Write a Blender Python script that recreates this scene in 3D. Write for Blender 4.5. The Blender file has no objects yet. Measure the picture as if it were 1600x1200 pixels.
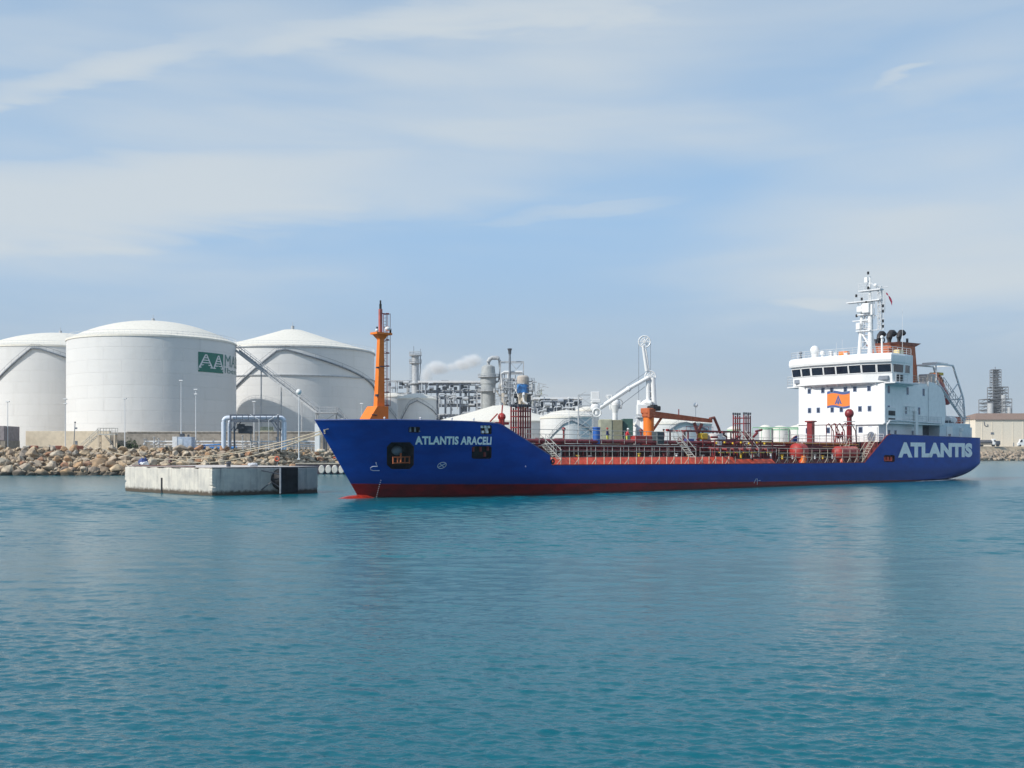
import bpy, bmesh, math, random
from math import sin, cos, pi, radians, sqrt, atan2
from mathutils import Vector, Matrix, Euler
random.seed(7)
SC = bpy.context.scene
COL = SC.collection

# ------------------------------------------------------------------ camera
FPX, HOR, CAMH = 1700.0, 708.0, 4.3
cam = bpy.data.cameras.new('camera')
camo = bpy.data.objects.new('camera', cam)
COL.objects.link(camo)
camo.location = (0, 0, CAMH)
camo.rotation_euler = (pi / 2, 0, 0)
cam.sensor_width = 36
cam.lens = 36 * FPX / 1600
cam.shift_y = (HOR - 600) / 1600
cam.clip_start = 0.3
cam.clip_end = 12000
SC.camera = camo

# ------------------------------------------------------------------ light
SUN_EL = radians(36)
SUN_AZ = radians(-148.8)          # mathematical angle of the direction towards the sun
HAZE = 0.00011
SUN_STRENGTH = 4.2
SKY_STRENGTH = 0.115
world = bpy.data.worlds.new('World')
SC.world = world
world.use_nodes = True
wn = world.node_tree
wn.nodes.clear()
def N(nt, t, **kw):
    n = nt.nodes.new(t)
    for k, v in kw.items():
        if k.startswith('i_'):
            key = k[2:]
            key = int(key) if key.isdigit() else key.replace('_', ' ')
            n.inputs[key].default_value = v
        else:
            setattr(n, k, v)
    return n
def math_(nt, op, a, b=None, clamp=False):
    n = nt.nodes.new('ShaderNodeMath'); n.operation = op; n.use_clamp = clamp
    for i, x in enumerate((a, b)):
        if x is None: continue
        if isinstance(x, (int, float)): n.inputs[i].default_value = x
        else: nt.links.new(x, n.inputs[i])
    return n.outputs[0]
def maprange(nt, v, a, b, c, d, smooth=True):
    n = nt.nodes.new('ShaderNodeMapRange')
    if smooth: n.interpolation_type = 'SMOOTHSTEP'
    nt.links.new(v, n.inputs[0])
    for i, x in enumerate((a, b, c, d)): n.inputs[i + 1].default_value = x
    return n.outputs[0]
def mixc(nt, f, a, b, mode='MIX'):
    n = nt.nodes.new('ShaderNodeMix'); n.data_type = 'RGBA'; n.blend_type = mode
    if isinstance(f, (int, float)): n.inputs[0].default_value = f
    else: nt.links.new(f, n.inputs[0])
    for i, x in ((6, a), (7, b)):
        if isinstance(x, (tuple, list)): n.inputs[i].default_value = (*x[:3], 1)
        else: nt.links.new(x, n.inputs[i])
    return n.outputs[2]
def noise(nt, vec, scale, detail=4, rough=0.55, dist=0.0):
    n = nt.nodes.new('ShaderNodeTexNoise')
    n.inputs['Scale'].default_value = scale; n.inputs['Detail'].default_value = detail
    n.inputs['Roughness'].default_value = rough; n.inputs['Distortion'].default_value = dist
    if vec is not None: nt.links.new(vec, n.inputs['Vector'])
    return n.outputs['Fac']
def mapping(nt, vec, scale=(1, 1, 1), rot=(0, 0, 0), loc=(0, 0, 0)):
    n = nt.nodes.new('ShaderNodeMapping')
    nt.links.new(vec, n.inputs[0])
    n.inputs[1].default_value = loc; n.inputs[2].default_value = rot; n.inputs[3].default_value = scale
    return n.outputs[0]

sky = N(wn, 'ShaderNodeTexSky', sky_type='NISHITA', sun_disc=False)
sky.sun_elevation = SUN_EL
sky.sun_rotation = radians(90) - SUN_AZ
sky.air_density = 1.0; sky.dust_density = 0.8; sky.ozone_density = 2.0
tc = N(wn, 'ShaderNodeTexCoord').outputs['Generated']
sep = N(wn, 'ShaderNodeSeparateXYZ'); wn.links.new(tc, sep.inputs[0])
zc = sep.outputs[2]
# thin cirrus in long, slightly tilted sheets
big = noise(wn, mapping(wn, tc, (1.5, 1.5, 7.5), (0, radians(6), 0), (0.9, 0.4, 0.1)), 1.25, 3, 0.45, 0.3)
fine = noise(wn, mapping(wn, tc, (3.0, 3.0, 20), (0, radians(9), 0), (4.1, 1, 0)), 1.9, 6, 0.55, 0.6)
cmix = math_(wn, 'ADD', math_(wn, 'MULTIPLY', big, 0.84), math_(wn, 'MULTIPLY', fine, 0.15))
# broad sheets of cirrus, given by where they lie on the sky (azimuth a, elevation e)
ya = math_(wn, 'MAXIMUM', sep.outputs[1], 0.05)
aa_ = math_(wn, 'DIVIDE', sep.outputs[0], ya); ee_ = math_(wn, 'DIVIDE', zc, ya)
wob = math_(wn, 'MULTIPLY', math_(wn, 'SUBTRACT', fine, 0.5), 0.06)
sheets = None
for (a0, e0, ra, re, tilt, w_) in ((-.40, .228, .46, .045, .05, .24), (-.40, .345, .16, .016, .30, .13), (-.02, .405, .26, .022, .12, .12), (.42, .20, .30, .10, .1, .15), (.06, .222, .12, .008, .1, .10), (.36, .345, .03, .008, .4, .12), (.28, .140, .05, .009, .05, .13), (-.3, .385, .5, .03, .05, .07), (.45, .36, .16, .04, .2, .08)):
    da = math_(wn, 'SUBTRACT', aa_, a0)
    de = math_(wn, 'DIVIDE', math_(wn, 'SUBTRACT', math_(wn, 'SUBTRACT', math_(wn, 'ADD', ee_, wob), e0), math_(wn, 'MULTIPLY', da, tilt)), re)
    dn = math_(wn, 'DIVIDE', da, ra)
    q = math_(wn, 'SUBTRACT', 1.0, math_(wn, 'ADD', math_(wn, 'MULTIPLY', dn, dn), math_(wn, 'MULTIPLY', de, de)), True)
    q = math_(wn, 'MULTIPLY', math_(wn, 'MULTIPLY', q, w_), math_(wn, 'GREATER_THAN', sep.outputs[1], 0.05))
    sheets = q if sheets is None else math_(wn, 'ADD', sheets, q)
cmix = math_(wn, 'ADD', cmix, sheets)
cmask = maprange(wn, cmix, 0.38, 0.78, 0.0, 0.92)
veil = maprange(wn, zc, 0.0, 0.60, 1.0, 0.55)
veilc = mixc(wn, maprange(wn, zc, 0.0, 0.22, 0, 1), (3.75, 4.4, 5.0), (3.1, 4.85, 7.05))
s1 = mixc(wn, veil, sky.outputs[0], veilc)
warm = mixc(wn, maprange(wn, zc, 0.02, 0.12, 0, 1), (4.7, 5.05, 5.3), (5.4, 5.95, 6.35))
s2 = mixc(wn, cmask, s1, warm)
bg = N(wn, 'ShaderNodeBackground'); bg.inputs[1].default_value = SKY_STRENGTH
wn.links.new(s2, bg.inputs[0])
wo = N(wn, 'ShaderNodeOutputWorld'); wn.links.new(bg.outputs[0], wo.inputs[0])

sl = bpy.data.lights.new('sun', 'SUN')
sl.energy = SUN_STRENGTH; sl.angle = radians(0.55); sl.color = (1.0, 0.955, 0.88)
so = bpy.data.objects.new('sun', sl); COL.objects.link(so)
sd = Vector((cos(SUN_EL) * cos(SUN_AZ), cos(SUN_EL) * sin(SUN_AZ), sin(SUN_EL)))
so.rotation_euler = sd.to_track_quat('Z', 'Y').to_euler()
so.location = (-60, -40, 90)

SC.view_settings.view_transform = 'Standard'
SC.view_settings.look = 'None'
SC.view_settings.exposure = 0.0
SC.view_settings.gamma = 1.0
SC.view_settings.use_curve_mapping = False
SC.render.engine = 'CYCLES'
SC.cycles.max_bounces = 6
SC.cycles.volume_bounces = 3
SC.cycles.transparent_max_bounces = 16
SC.cycles.use_denoising = True

# ------------------------------------------------------------------ measuring helpers
SA = radians(43.5); CA_, SA_ = cos(SA), sin(SA)
O0, O1 = -14.7, 104.4             # the ship's stem at the waterline
def S(px, py, v):                 # a point of the ship on the lengthwise plane at breadth v
    k = (px - 800) / FPX
    u = (k * (O1 + v * CA_) - O0 + v * SA_) / (CA_ - k * SA_)
    D = O1 + u * SA_ + v * CA_
    return Vector((u, v, CAMH + (HOR - py) * D / FPX))
def F(px, py, u):                 # a point of the ship on the crosswise plane at length u
    k = (px - 800) / FPX
    v = (O0 + u * CA_ - k * (O1 + u * SA_)) / (SA_ + k * CA_)
    D = O1 + u * SA_ + v * CA_
    return Vector((u, v, CAMH + (HOR - py) * D / FPX))
def W(px, py, D):
    return Vector(((px - 800) * D / FPX, D, CAMH + (HOR - py) * D / FPX))
def SW(u, v, z):                  # ship frame -> world
    return Vector((O0 + u * CA_ - v * SA_, O1 + u * SA_ + v * CA_, z))

# ------------------------------------------------------------------ materials
MATS = {}
def mat(name, col, rough=0.5, metal=0.0, var=0.12, scale=1.5, streak=0.0, bump=0.0, bscale=8.0, col2=None, spec=0.5, coat=0.0):
    if name in MATS: return MATS[name]
    m = bpy.data.materials.new(name); m.use_nodes = True
    nt = m.node_tree; b = nt.nodes['Principled BSDF']
    b.inputs['Roughness'].default_value = rough; b.inputs['Metallic'].default_value = metal
    b.inputs['Specular IOR Level'].default_value = spec
    b.inputs['Coat Weight'].default_value = coat
    t = N(nt, 'ShaderNodeTexCoord').outputs['Object']
    n1 = noise(nt, t, scale, 5, 0.6)
    c2 = col2 if col2 else tuple(max(0, c * (1 - 2.2 * var)) for c in col)
    out = mixc(nt, maprange(nt, n1, 0.36, 0.68, 0, 1), col, c2)
    if streak:
        n2 = noise(nt, mapping(nt, t, (1, 1, 0.06)), 2.2, 5, 0.65)
        out = mixc(nt, maprange(nt, n2, 0.55, 0.8, 0, streak), out, tuple(c * 0.45 + 0.02 for c in col))
    nt.links.new(out, b.inputs['Base Color'])
    r = maprange(nt, n1, 0.3, 0.7, max(0.02, rough - 0.08), min(1, rough + 0.12))
    nt.links.new(r, b.inputs['Roughness'])
    if bump:
        bp = N(nt, 'ShaderNodeBump'); bp.inputs['Strength'].default_value = bump; bp.inputs['Distance'].default_value = 0.1
        nt.links.new(noise(nt, t, bscale, 6, 0.6), bp.inputs['Height'])
        nt.links.new(bp.outputs[0], b.inputs['Normal'])
    MATS[name] = m
    return m
WHITE = mat('white_paint', (0.80, 0.80, 0.79), 0.42, var=0.025, streak=0.12)
WHITE2 = mat('white_steel', (0.72, 0.73, 0.74), 0.5, var=0.06, streak=0.2)
GREYW = mat('pale_grey_steel', (0.45, 0.47, 0.49), 0.5, var=0.12, streak=0.3)
GREY = mat('grey_steel', (0.20, 0.23, 0.27), 0.5, var=0.2)
DGREY = mat('dark_grey_steel', (0.07, 0.08, 0.10), 0.5, var=0.2)
GALV = mat('galvanised_rail', (0.50, 0.50, 0.47), 0.5, var=0.15)
ORANGE = mat('orange_paint', (0.83, 0.20, 0.012), 0.5, var=0.05, streak=0.2)
BROWNO = mat('faded_orange_paint', (0.50, 0.12, 0.035), 0.55, var=0.12, streak=0.4)
CRIMSON = mat('deck_red_paint', (0.16, 0.018, 0.02), 0.5, var=0.2, streak=0.2)
REDP = mat('dark_red_pipe', (0.24, 0.02, 0.025), 0.45, var=0.2)
REDL = mat('red_lead_paint', (0.86, 0.095, 0.04), 0.5, var=0.14, streak=0.3)
REDT = mat('red_tank_paint', (0.42, 0.035, 0.028), 0.45, var=0.12)
BLACK = mat('black_paint', (0.012, 0.013, 0.016), 0.55, var=0.2)
SOOT = mat('sooty_steel', (0.035, 0.028, 0.03), 0.6, var=0.3)
RUBBER = mat('black_rubber', (0.012, 0.013, 0.018), 0.7, var=0.3, bump=0.3)
YELLOW = mat('yellow_paint', (0.75, 0.50, 0.03), 0.5)
BLUEP = mat('blue_plastic', (0.02, 0.12, 0.45), 0.5)
KHAKI_SHADE = mat('khaki_cabin', (0.25, 0.24, 0.16), 0.6, var=0.08)
GREENB = mat('dark_green_cabin', (0.05, 0.12, 0.10), 0.6)
TEALG = mat('green_sign', (0.0, 0.15, 0.105), 0.5, var=0.03)
CREAM = mat('cream_roof', (0.80, 0.76, 0.67), 0.6, var=0.05, streak=0.0)
BEIGE = mat('beige_render', (0.62, 0.53, 0.41), 0.8, var=0.08, bump=0.2)
SAND = mat('sandy_ground', (0.46, 0.37, 0.26), 0.9, var=0.2, scale=0.3, bump=0.4)
BUNDM = mat('bund_concrete', (0.33, 0.30, 0.26), 0.85, var=0.14, streak=0.3, bump=0.2)
ROOFB = mat('brown_roof', (0.27, 0.17, 0.12), 0.7, var=0.12)
ROPE = mat('rope_fibre', (0.55, 0.48, 0.36), 0.9, var=0.15)
GLASS = mat('wheelhouse_glass', (0.012, 0.014, 0.03), 0.06, var=0.2, spec=0.9)
PORT = mat('porthole_glass', (0.03, 0.045, 0.09), 0.12, var=0.2, spec=0.8)
BLUEF = mat('blue_grey_frame', (0.20, 0.27, 0.42), 0.5)
LETTER = mat('pale_lettering', (0.90, 0.93, 0.92), 0.5, var=0.04, streak=.12)
EMBO = mat('emblem_orange', (0.85, 0.22, 0.03), 0.5, var=0.03)
EMBB = mat('emblem_blue', (0.05, 0.10, 0.28), 0.5, var=0.03)
LBLUE = mat('light_blue_band', (0.03, 0.22, 0.60), 0.5)
PIPEB = mat('pale_blue_pipe', (0.62, 0.68, 0.78), 0.4, var=0.04)
SKIN = mat('skin', (0.45, 0.25, 0.17), 0.6)
HIVIS = mat('hi_vis_cloth', (0.55, 0.60, 0.10), 0.8)
REDC = mat('red_overalls', (0.60, 0.04, 0.05), 0.8)
NAVY = mat('navy_cloth', (0.02, 0.03, 0.12), 0.8)
LEAF = mat('bush_leaf', (0.05, 0.08, 0.03), 0.8, var=0.25)
TRUCKM = mat('truck_tank_steel', (0.16, 0.15, 0.16), 0.35, metal=0.3)
PLATEG = mat('pale_green_band', (0.30, 0.55, 0.38), 0.6)
PINK = mat('maroon_flag_cloth', (0.26, 0.02, 0.06), 0.8)

# rock colours differ from stone to stone
def rockmat():
    m = bpy.data.materials.new('quarry_stone'); m.use_nodes = True
    nt = m.node_tree; b = nt.nodes['Principled BSDF']; b.inputs['Roughness'].default_value = 0.9
    inf = N(nt, 'ShaderNodeObjectInfo').outputs['Random']
    cr = N(nt, 'ShaderNodeValToRGB'); nt.links.new(inf, cr.inputs[0])
    e = cr.color_ramp; e.interpolation = 'LINEAR'
    pts = [(0, (.58, .43, .27)), (.15, (.66, .51, .33)), (.3, (.38, .31, .24)), (.45, (.64, .55, .42)), (.58, (.30, .26, .22)), (.7, (.56, .36, .19)), (.82, (.42, .20, .11)), (.92, (.60, .51, .38)), (1, (.42, .38, .33))]
    e.elements[0].position, e.elements[0].color = 0, (*pts[0][1], 1)
    e.elements[1].position, e.elements[1].color = 1, (*pts[-1][1], 1)
    for p, c in pts[1:-1]:
        x = e.elements.new(p); x.color = (*c, 1)
    t = N(nt, 'ShaderNodeTexCoord').outputs['Object']
    n = noise(nt, t, 1.1, 6, 0.65)
    out = mixc(nt, maprange(nt, n, 0.35, 0.7, 0, 0.75), cr.outputs[0], (0.17, 0.13, 0.10))
    g = N(nt, 'ShaderNodeNewGeometry'); s = N(nt, 'ShaderNodeSeparateXYZ'); nt.links.new(g.outputs['Position'], s.inputs[0])
    wet = maprange(nt, math_(nt, 'ADD', s.outputs[2], math_(nt, 'MULTIPLY', n, 0.6)), 0.7, 1.35, 0.9, 0)   # tide stain
    out = mixc(nt, wet, out, (0.07, 0.06, 0.045))
    nt.links.new(out, b.inputs['Base Color'])
    bp = N(nt, 'ShaderNodeBump'); bp.inputs['Strength'].default_value = 0.5; bp.inputs['Distance'].default_value = 0.2
    nt.links.new(noise(nt, t, 3.0, 6, 0.65), bp.inputs['Height']); nt.links.new(bp.outputs[0], b.inputs['Normal'])
    return m
ROCK = rockmat()

def hullmat():
    m = bpy.data.materials.new('hull_paint'); m.use_nodes = True
    nt = m.node_tree; b = nt.nodes['Principled BSDF']
    t = N(nt, 'ShaderNodeTexCoord').outputs['Object']
    s = N(nt, 'ShaderNodeSeparateXYZ'); nt.links.new(t, s.inputs[0])
    n1 = noise(nt, mapping(nt, t, (0.35, 0.35, 0.8)), 1.2, 5, 0.6)
    blue = mixc(nt, maprange(nt, n1, 0.35, 0.7, 0, 1), (0.0005, 0.060, 0.34), (0.0005, 0.044, 0.26))
    st = noise(nt, mapping(nt, t, (1.4, 1.4, 0.05)), 1.6, 6, 0.7)
    blue = mixc(nt, maprange(nt, st, 0.58, 0.8, 0, 0.35), blue, (0.02, 0.035, 0.12))
    # fender scuffs, salt bloom and rust runs
    sc = noise(nt, mapping(nt, t, (0.5, 0.5, 3.5)), 1.3, 6, 0.7)
    blue = mixc(nt, maprange(nt, sc, 0.62, 0.80, 0, 0.25), blue, (0.02, 0.07, 0.26))
    ru = noise(nt, mapping(nt, t, (3.2, 3.2, 0.11), (0, 0, 0), (5, 0, 3)), 1.5, 5, 0.7)
    blue = mixc(nt, maprange(nt, ru, 0.66, 0.80, 0, 0.55), blue, (0.10, 0.045, 0.04))
    low = maprange(nt, math_(nt, 'ADD', s.outputs[2], math_(nt, 'MULTIPLY', n1, 1.2)), 1.9, 3.0, 0.5, 0)  # lower hull darker: dark-water reflection and occlusion put into the paint colour
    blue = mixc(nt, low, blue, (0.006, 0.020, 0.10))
    red = mixc(nt, maprange(nt, n1, 0.35, 0.7, 0, 1), (0.22, 0.010, 0.012), (0.11, 0.009, 0.012))
    # boot topping: the ship trims by the stern, so the painted line sinks aft
    line = math_(nt, 'ADD', s.outputs[2], math_(nt, 'MULTIPLY', s.outputs[0], 0.0118))
    line = math_(nt, 'ADD', line, math_(nt, 'MULTIPLY', math_(nt, 'SUBTRACT', n1, 0.5), 0.12))
    out = mixc(nt, maprange(nt, line, 1.30, 1.42, 0, 1), red, blue)
    weed = maprange(nt, math_(nt, 'ADD', s.outputs[2], math_(nt, 'MULTIPLY', n1, 0.5)), 0.30, 0.55, 0.8, 0)
    out = mixc(nt, weed, out, (0.035, 0.012, 0.012))
    # faint welds of the plating
    br = N(nt, 'ShaderNodeTexBrick')
    cmb = N(nt, 'ShaderNodeCombineXYZ'); nt.links.new(s.outputs[0], cmb.inputs[0]); nt.links.new(s.outputs[2], cmb.inputs[1])
    nt.links.new(cmb.outputs[0], br.inputs[0]); br.inputs['Scale'].default_value = 1.0
    br.inputs['Brick Width'].default_value = 7.5; br.inputs['Row Height'].default_value = 2.1; br.inputs['Mortar Size'].default_value = 0.03
    br.inputs['Mortar Smooth'].default_value = 0.6
    nt.links.new(out, b.inputs['Base Color'])
    b.inputs['Roughness'].default_value = 0.42
    b.inputs['Specular IOR Level'].default_value = 0.14
    bp = N(nt, 'ShaderNodeBump'); bp.inputs['Strength'].default_value = 0.12; bp.inputs['Distance'].default_value = 0.1
    h = math_(nt, 'ADD', math_(nt, 'MULTIPLY', br.outputs['Fac'], 0.5), math_(nt, 'MULTIPLY', noise(nt, t, 0.8, 3), 1.4))
    nt.links.new(h, bp.inputs['Height']); nt.links.new(bp.outputs[0], b.inputs['Normal'])
    return m
HULL = hullmat()

def tankmat(name, R, col=(0.71, 0.705, 0.69)):
    m = bpy.data.materials.new(name); m.use_nodes = True
    nt = m.node_tree; b = nt.nodes['Principled BSDF']
    t = N(nt, 'ShaderNodeTexCoord').outputs['Object']
    s = N(nt, 'ShaderNodeSeparateXYZ'); nt.links.new(t, s.inputs[0])
    ang = math_(nt, 'MULTIPLY', math_(nt, 'ARCTAN2', s.outputs[1], s.outputs[0]), R)
    cmb = N(nt, 'ShaderNodeCombineXYZ'); nt.links.new(ang, cmb.inputs[0]); nt.links.new(s.outputs[2], cmb.inputs[1])
    br = N(nt, 'ShaderNodeTexBrick'); nt.links.new(cmb.outputs[0], br.inputs[0])
    br.inputs['Scale'].default_value = 1.0; br.inputs['Brick Width'].default_value = 9.0; br.inputs['Row Height'].default_value = 2.9
    br.inputs['Mortar Size'].default_value = 0.06; br.inputs['Mortar Smooth'].default_value = 0.8; br.inputs['Bias'].default_value = 0.0
    br.inputs['Color1'].default_value = (*col, 1); br.inputs['Color2'].default_value = (*[c * 0.955 for c in col], 1)
    br.inputs['Mortar'].default_value = (*[c * 0.92 for c in col], 1)
    n1 = noise(nt, mapping(nt, cmb.outputs[0], (1, 0.10, 1)), 0.5, 6, 0.65)
    out = mixc(nt, maprange(nt, n1, 0.5, 0.8, 0, 0.30), br.outputs[0], (0.50, 0.49, 0.45))
    n4 = noise(nt, mapping(nt, cmb.outputs[0], (.22, .05, 1)), 0.8, 5, 0.7)
    out = mixc(nt, maprange(nt, n4, 0.58, 0.75, 0, 0.25), out, (0.42, 0.38, 0.32))
    nt.links.new(out, b.inputs['Base Color']); b.inputs['Roughness'].default_value = 0.5
    bp = N(nt, 'ShaderNodeBump'); bp.inputs['Strength'].default_value = 0.5; bp.inputs['Distance'].default_value = 0.08; bp.invert = True
    h = math_(nt, 'ADD', br.outputs['Fac'], math_(nt, 'MULTIPLY', noise(nt, mapping(nt, cmb.outputs[0], (0.25, 0.25, 1)), 1.0, 3), 2.5))
    nt.links.new(h, bp.inputs['Height']); nt.links.new(bp.outputs[0], b.inputs['Normal'])
    return m

def concmat():
    m = bpy.data.materials.new('weathered_concrete'); m.use_nodes = True
    nt = m.node_tree; b = nt.nodes['Principled BSDF']; b.inputs['Roughness'].default_value = 0.85
    t = N(nt, 'ShaderNodeTexCoord').outputs['Object']
    s = N(nt, 'ShaderNodeSeparateXYZ'); nt.links.new(t, s.inputs[0])
    n1 = noise(nt, t, 0.7, 7, 0.65)
    out = mixc(nt, maprange(nt, n1, 0.35, 0.7, 0, 1), (0.66, 0.62, 0.54), (0.48, 0.46, 0.42))
    n2 = noise(nt, mapping(nt, t, (1.2, 1.2, 0.08)), 1.4, 6, 0.7)
    out = mixc(nt, maprange(nt, n2, 0.50, 0.76, 0, 0.75), out, (0.17, 0.165, 0.16))
    n5 = noise(nt, mapping(nt, t, (1.6, 1.6, 0.12), (0, 0, 0), (3, 7, 1)), 1.1, 5, 0.7)
    out = mixc(nt, maprange(nt, n5, 0.60, 0.78, 0, 0.5), out, (0.30, 0.17, 0.09))
    n3 = noise(nt, t, 2.5, 5, 0.6)
    tide = maprange(nt, math_(nt, 'ADD', s.outputs[2], math_(nt, 'MULTIPLY', math_(nt, 'SUBTRACT', n3, 0.5), 0.7)), 0.25, 0.62, 1, 0)
    out = mixc(nt, tide, out, (0.085, 0.065, 0.045))
    nt.links.new(out, b.inputs['Base Color'])
    bp = N(nt, 'ShaderNodeBump'); bp.inputs['Strength'].default_value = 0.4; bp.inputs['Distance'].default_value = 0.06
    nt.links.new(noise(nt, t, 6, 7, 0.7), bp.inputs['Height']); nt.links.new(bp.outputs[0], b.inputs['Normal'])
    return m
CONC = concmat()

# ------------------------------------------------------------------ mesh builder
class MB:
    def __init__(s): s.v = []; s.f = []; s.mi = []; s.cur = 0
    def add(s, vs, fs):
        o = len(s.v); s.v += [tuple(p) for p in vs]
        for f in fs: s.f.append(tuple(i + o for i in f)); s.mi.append(s.cur)
    def box(s, c, d, rz=0.0, bev=0.0):
        hx, hy, hz = d[0] / 2, d[1] / 2, d[2] / 2
        if bev and min(d) > 2.5 * bev:
            bm = bmesh.new(); bmesh.ops.create_cube(bm, size=1)
            for q in bm.verts: q.co = Vector((q.co.x * d[0], q.co.y * d[1], q.co.z * d[2]))
            bmesh.ops.bevel(bm, geom=bm.edges[:], offset=bev, segments=1, affect='EDGES')
            R = Matrix.Rotation(rz, 3, 'Z'); C = Vector(c)
            bm.verts.index_update()
            s.add([R @ q.co + C for q in bm.verts], [[q.index for q in f.verts] for f in bm.faces]); bm.free(); return
        cr, sr = cos(rz), sin(rz); vs = []
        for z in (-hz, hz):
            for x, y in ((-hx, -hy), (hx, -hy), (hx, hy), (-hx, hy)):
                vs.append((c[0] + x * cr - y * sr, c[1] + x * sr + y * cr, c[2] + z))
        s.add(vs, [(3, 2, 1, 0), (4, 5, 6, 7), (0, 1, 5, 4), (1, 2, 6, 5), (2, 3, 7, 6), (3, 0, 4, 7)])
    def bx(s, x0, x1, y0, y1, z0, z1, bev=0.0):
        s.box(((x0 + x1) / 2, (y0 + y1) / 2, (z0 + z1) / 2), (abs(x1 - x0), abs(y1 - y0), abs(z1 - z0)), 0, bev)
    def prism(s, pts, z0, z1):      # pts in plan, counter-clockwise
        n = len(pts)
        s.add([(p[0], p[1], z0) for p in pts] + [(p[0], p[1], z1) for p in pts],
              [tuple(range(n - 1, -1, -1)), tuple(range(n, 2 * n))] + [(i, (i + 1) % n, n + (i + 1) % n, n + i) for i in range(n)])
    def loft(s, rings, cap=True, close=True):
        n = len(rings[0]); o = []
        for r in rings: o += [tuple(p) for p in r]
        fs = []
        for k in range(len(rings) - 1):
            for i in range(n if close else n - 1):
                j = (i + 1) % n
                fs.append((k * n + i, k * n + j, (k + 1) * n + j, (k + 1) * n + i))
        if cap:
            fs.append(tuple(range(n - 1, -1, -1))); fs.append(tuple((len(rings) - 1) * n + i for i in range(n)))
        s.add(o, fs)
    def bar(s, a, b, r, r2=None, n=6):
        a, b = Vector(a), Vector(b); d = b - a
        if d.length < 1e-5: return
        q = d.to_track_quat('Z', 'Y'); r2 = r if r2 is None else r2
        s.loft([[a + q @ Vector((r * cos(2 * pi * i / n), r * sin(2 * pi * i / n), 0)) for i in range(n)],
                [b + q @ Vector((r2 * cos(2 * pi * i / n), r2 * sin(2 * pi * i / n), 0)) for i in range(n)]])
    def beam(s, a, b, w, h):        # rectangular bar
        a, b = Vector(a), Vector(b); d = (b - a)
        q = d.to_track_quat('Z', 'Y')
        up = Vector((0, 0, 1)); x = d.cross(up)
        x = x.normalized() if x.length > 1e-4 else Vector((1, 0, 0)); y = x.cross(d.normalized())
        rs = []
        for p in (a, b): rs.append([p - x * w / 2 - y * h / 2, p + x * w / 2 - y * h / 2, p + x * w / 2 + y * h / 2, p - x * w / 2 + y * h / 2])
        s.loft(rs)
    def path(s, pts, r, n=6, close=False):
        pts = [Vector(p) for p in pts]; rings = []
        for i, p in enumerate(pts):
            a = pts[i - 1] if i > 0 else (pts[-1] if close else p); b = pts[i + 1] if i < len(pts) - 1 else (pts[0] if close else p)
            d = (b - a)
            if d.length < 1e-6: d = Vector((0, 0, 1))
            d.normalize(); x = d.cross(Vector((0.013, 0.021, 1))); x = x.normalized() if x.length > 0.05 else Vector((1, 0, 0))
            y = d.cross(x)
            rings.append([p + x * r * cos(2 * pi * k / n) + y * r * sin(2 * pi * k / n) for k in range(n)])
        if close: rings.append(rings[0])
        s.loft(rings, cap=not close)
    def lathe(s, c, prof, n=24, a0=0, a1=2 * pi, cap=True):   # prof: (r, z)
        full = abs(a1 - a0 - 2 * pi) < 1e-6
        m = n if full else n + 1; rs = []
        for r, z in prof:
            rs.append([(c[0] + r * cos(a0 + (a1 - a0) * i / n), c[1] + r * sin(a0 + (a1 - a0) * i / n), c[2] + z) for i in range(m)])
        s.loft(rs, cap=cap and full, close=full)
    def cyl(s, c, r, h, n=16, r2=None): s.lathe(c, [(r, 0), (r if r2 is None else r2, h)], n)
    def sph(s, c, r, n=12, m=8, sc=(1, 1, 1)):
        vs = [(c[0], c[1], c[2] - r * sc[2])]; fs = []
        for j in range(1, m):
            t = -pi / 2 + pi * j / m
            for i in range(n):
                vs.append((c[0] + r * sc[0] * cos(t) * cos(2 * pi * i / n), c[1] + r * sc[1] * cos(t) * sin(2 * pi * i / n), c[2] + r * sc[2] * sin(t)))
        vs.append((c[0], c[1], c[2] + r * sc[2])); L = len(vs) - 1
        for i in range(n):
            k = (i + 1) % n
            fs.append((0, 1 + k, 1 + i)); fs.append((L, 1 + (m - 2) * n + i, 1 + (m - 2) * n + k))
            for j in range(m - 2): fs.append((1 + j * n + i, 1 + j * n + k, 1 + (j + 1) * n + k, 1 + (j + 1) * n + i))
        s.add(vs, fs)
    def torus(s, c, R, r, axis='z', n=18, m=6, sc=1.0):
        pts = []
        for i in range(n):
            a = 2 * pi * i / n; x, y = R * cos(a), R * sin(a) * sc
            pts.append({'z': (c[0] + x, c[1] + y, c[2]), 'y': (c[0] + x, c[1], c[2] + y), 'x': (c[0], c[1] + x, c[2] + y)}[axis])
        s.path(pts, r, m, True)
    def piece(s): s.cuts = getattr(s, 'cuts', [0]); s.cuts.append(len(s.f))
    def build_pieces(s, name, m, parent=None, smooth=False):
        cuts = sorted(set(getattr(s, 'cuts', [0]) + [len(s.f)])); out = []
        for a, b in zip(cuts[:-1], cuts[1:]):
            q = MB(); idx = {}
            for f in s.f[a:b]:
                for i in f:
                    if i not in idx: idx[i] = len(q.v); q.v.append(s.v[i])
                q.f.append(tuple(idx[i] for i in f)); q.mi.append(0)
            out.append(q.build(name, m, parent, smooth))
        return out
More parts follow.
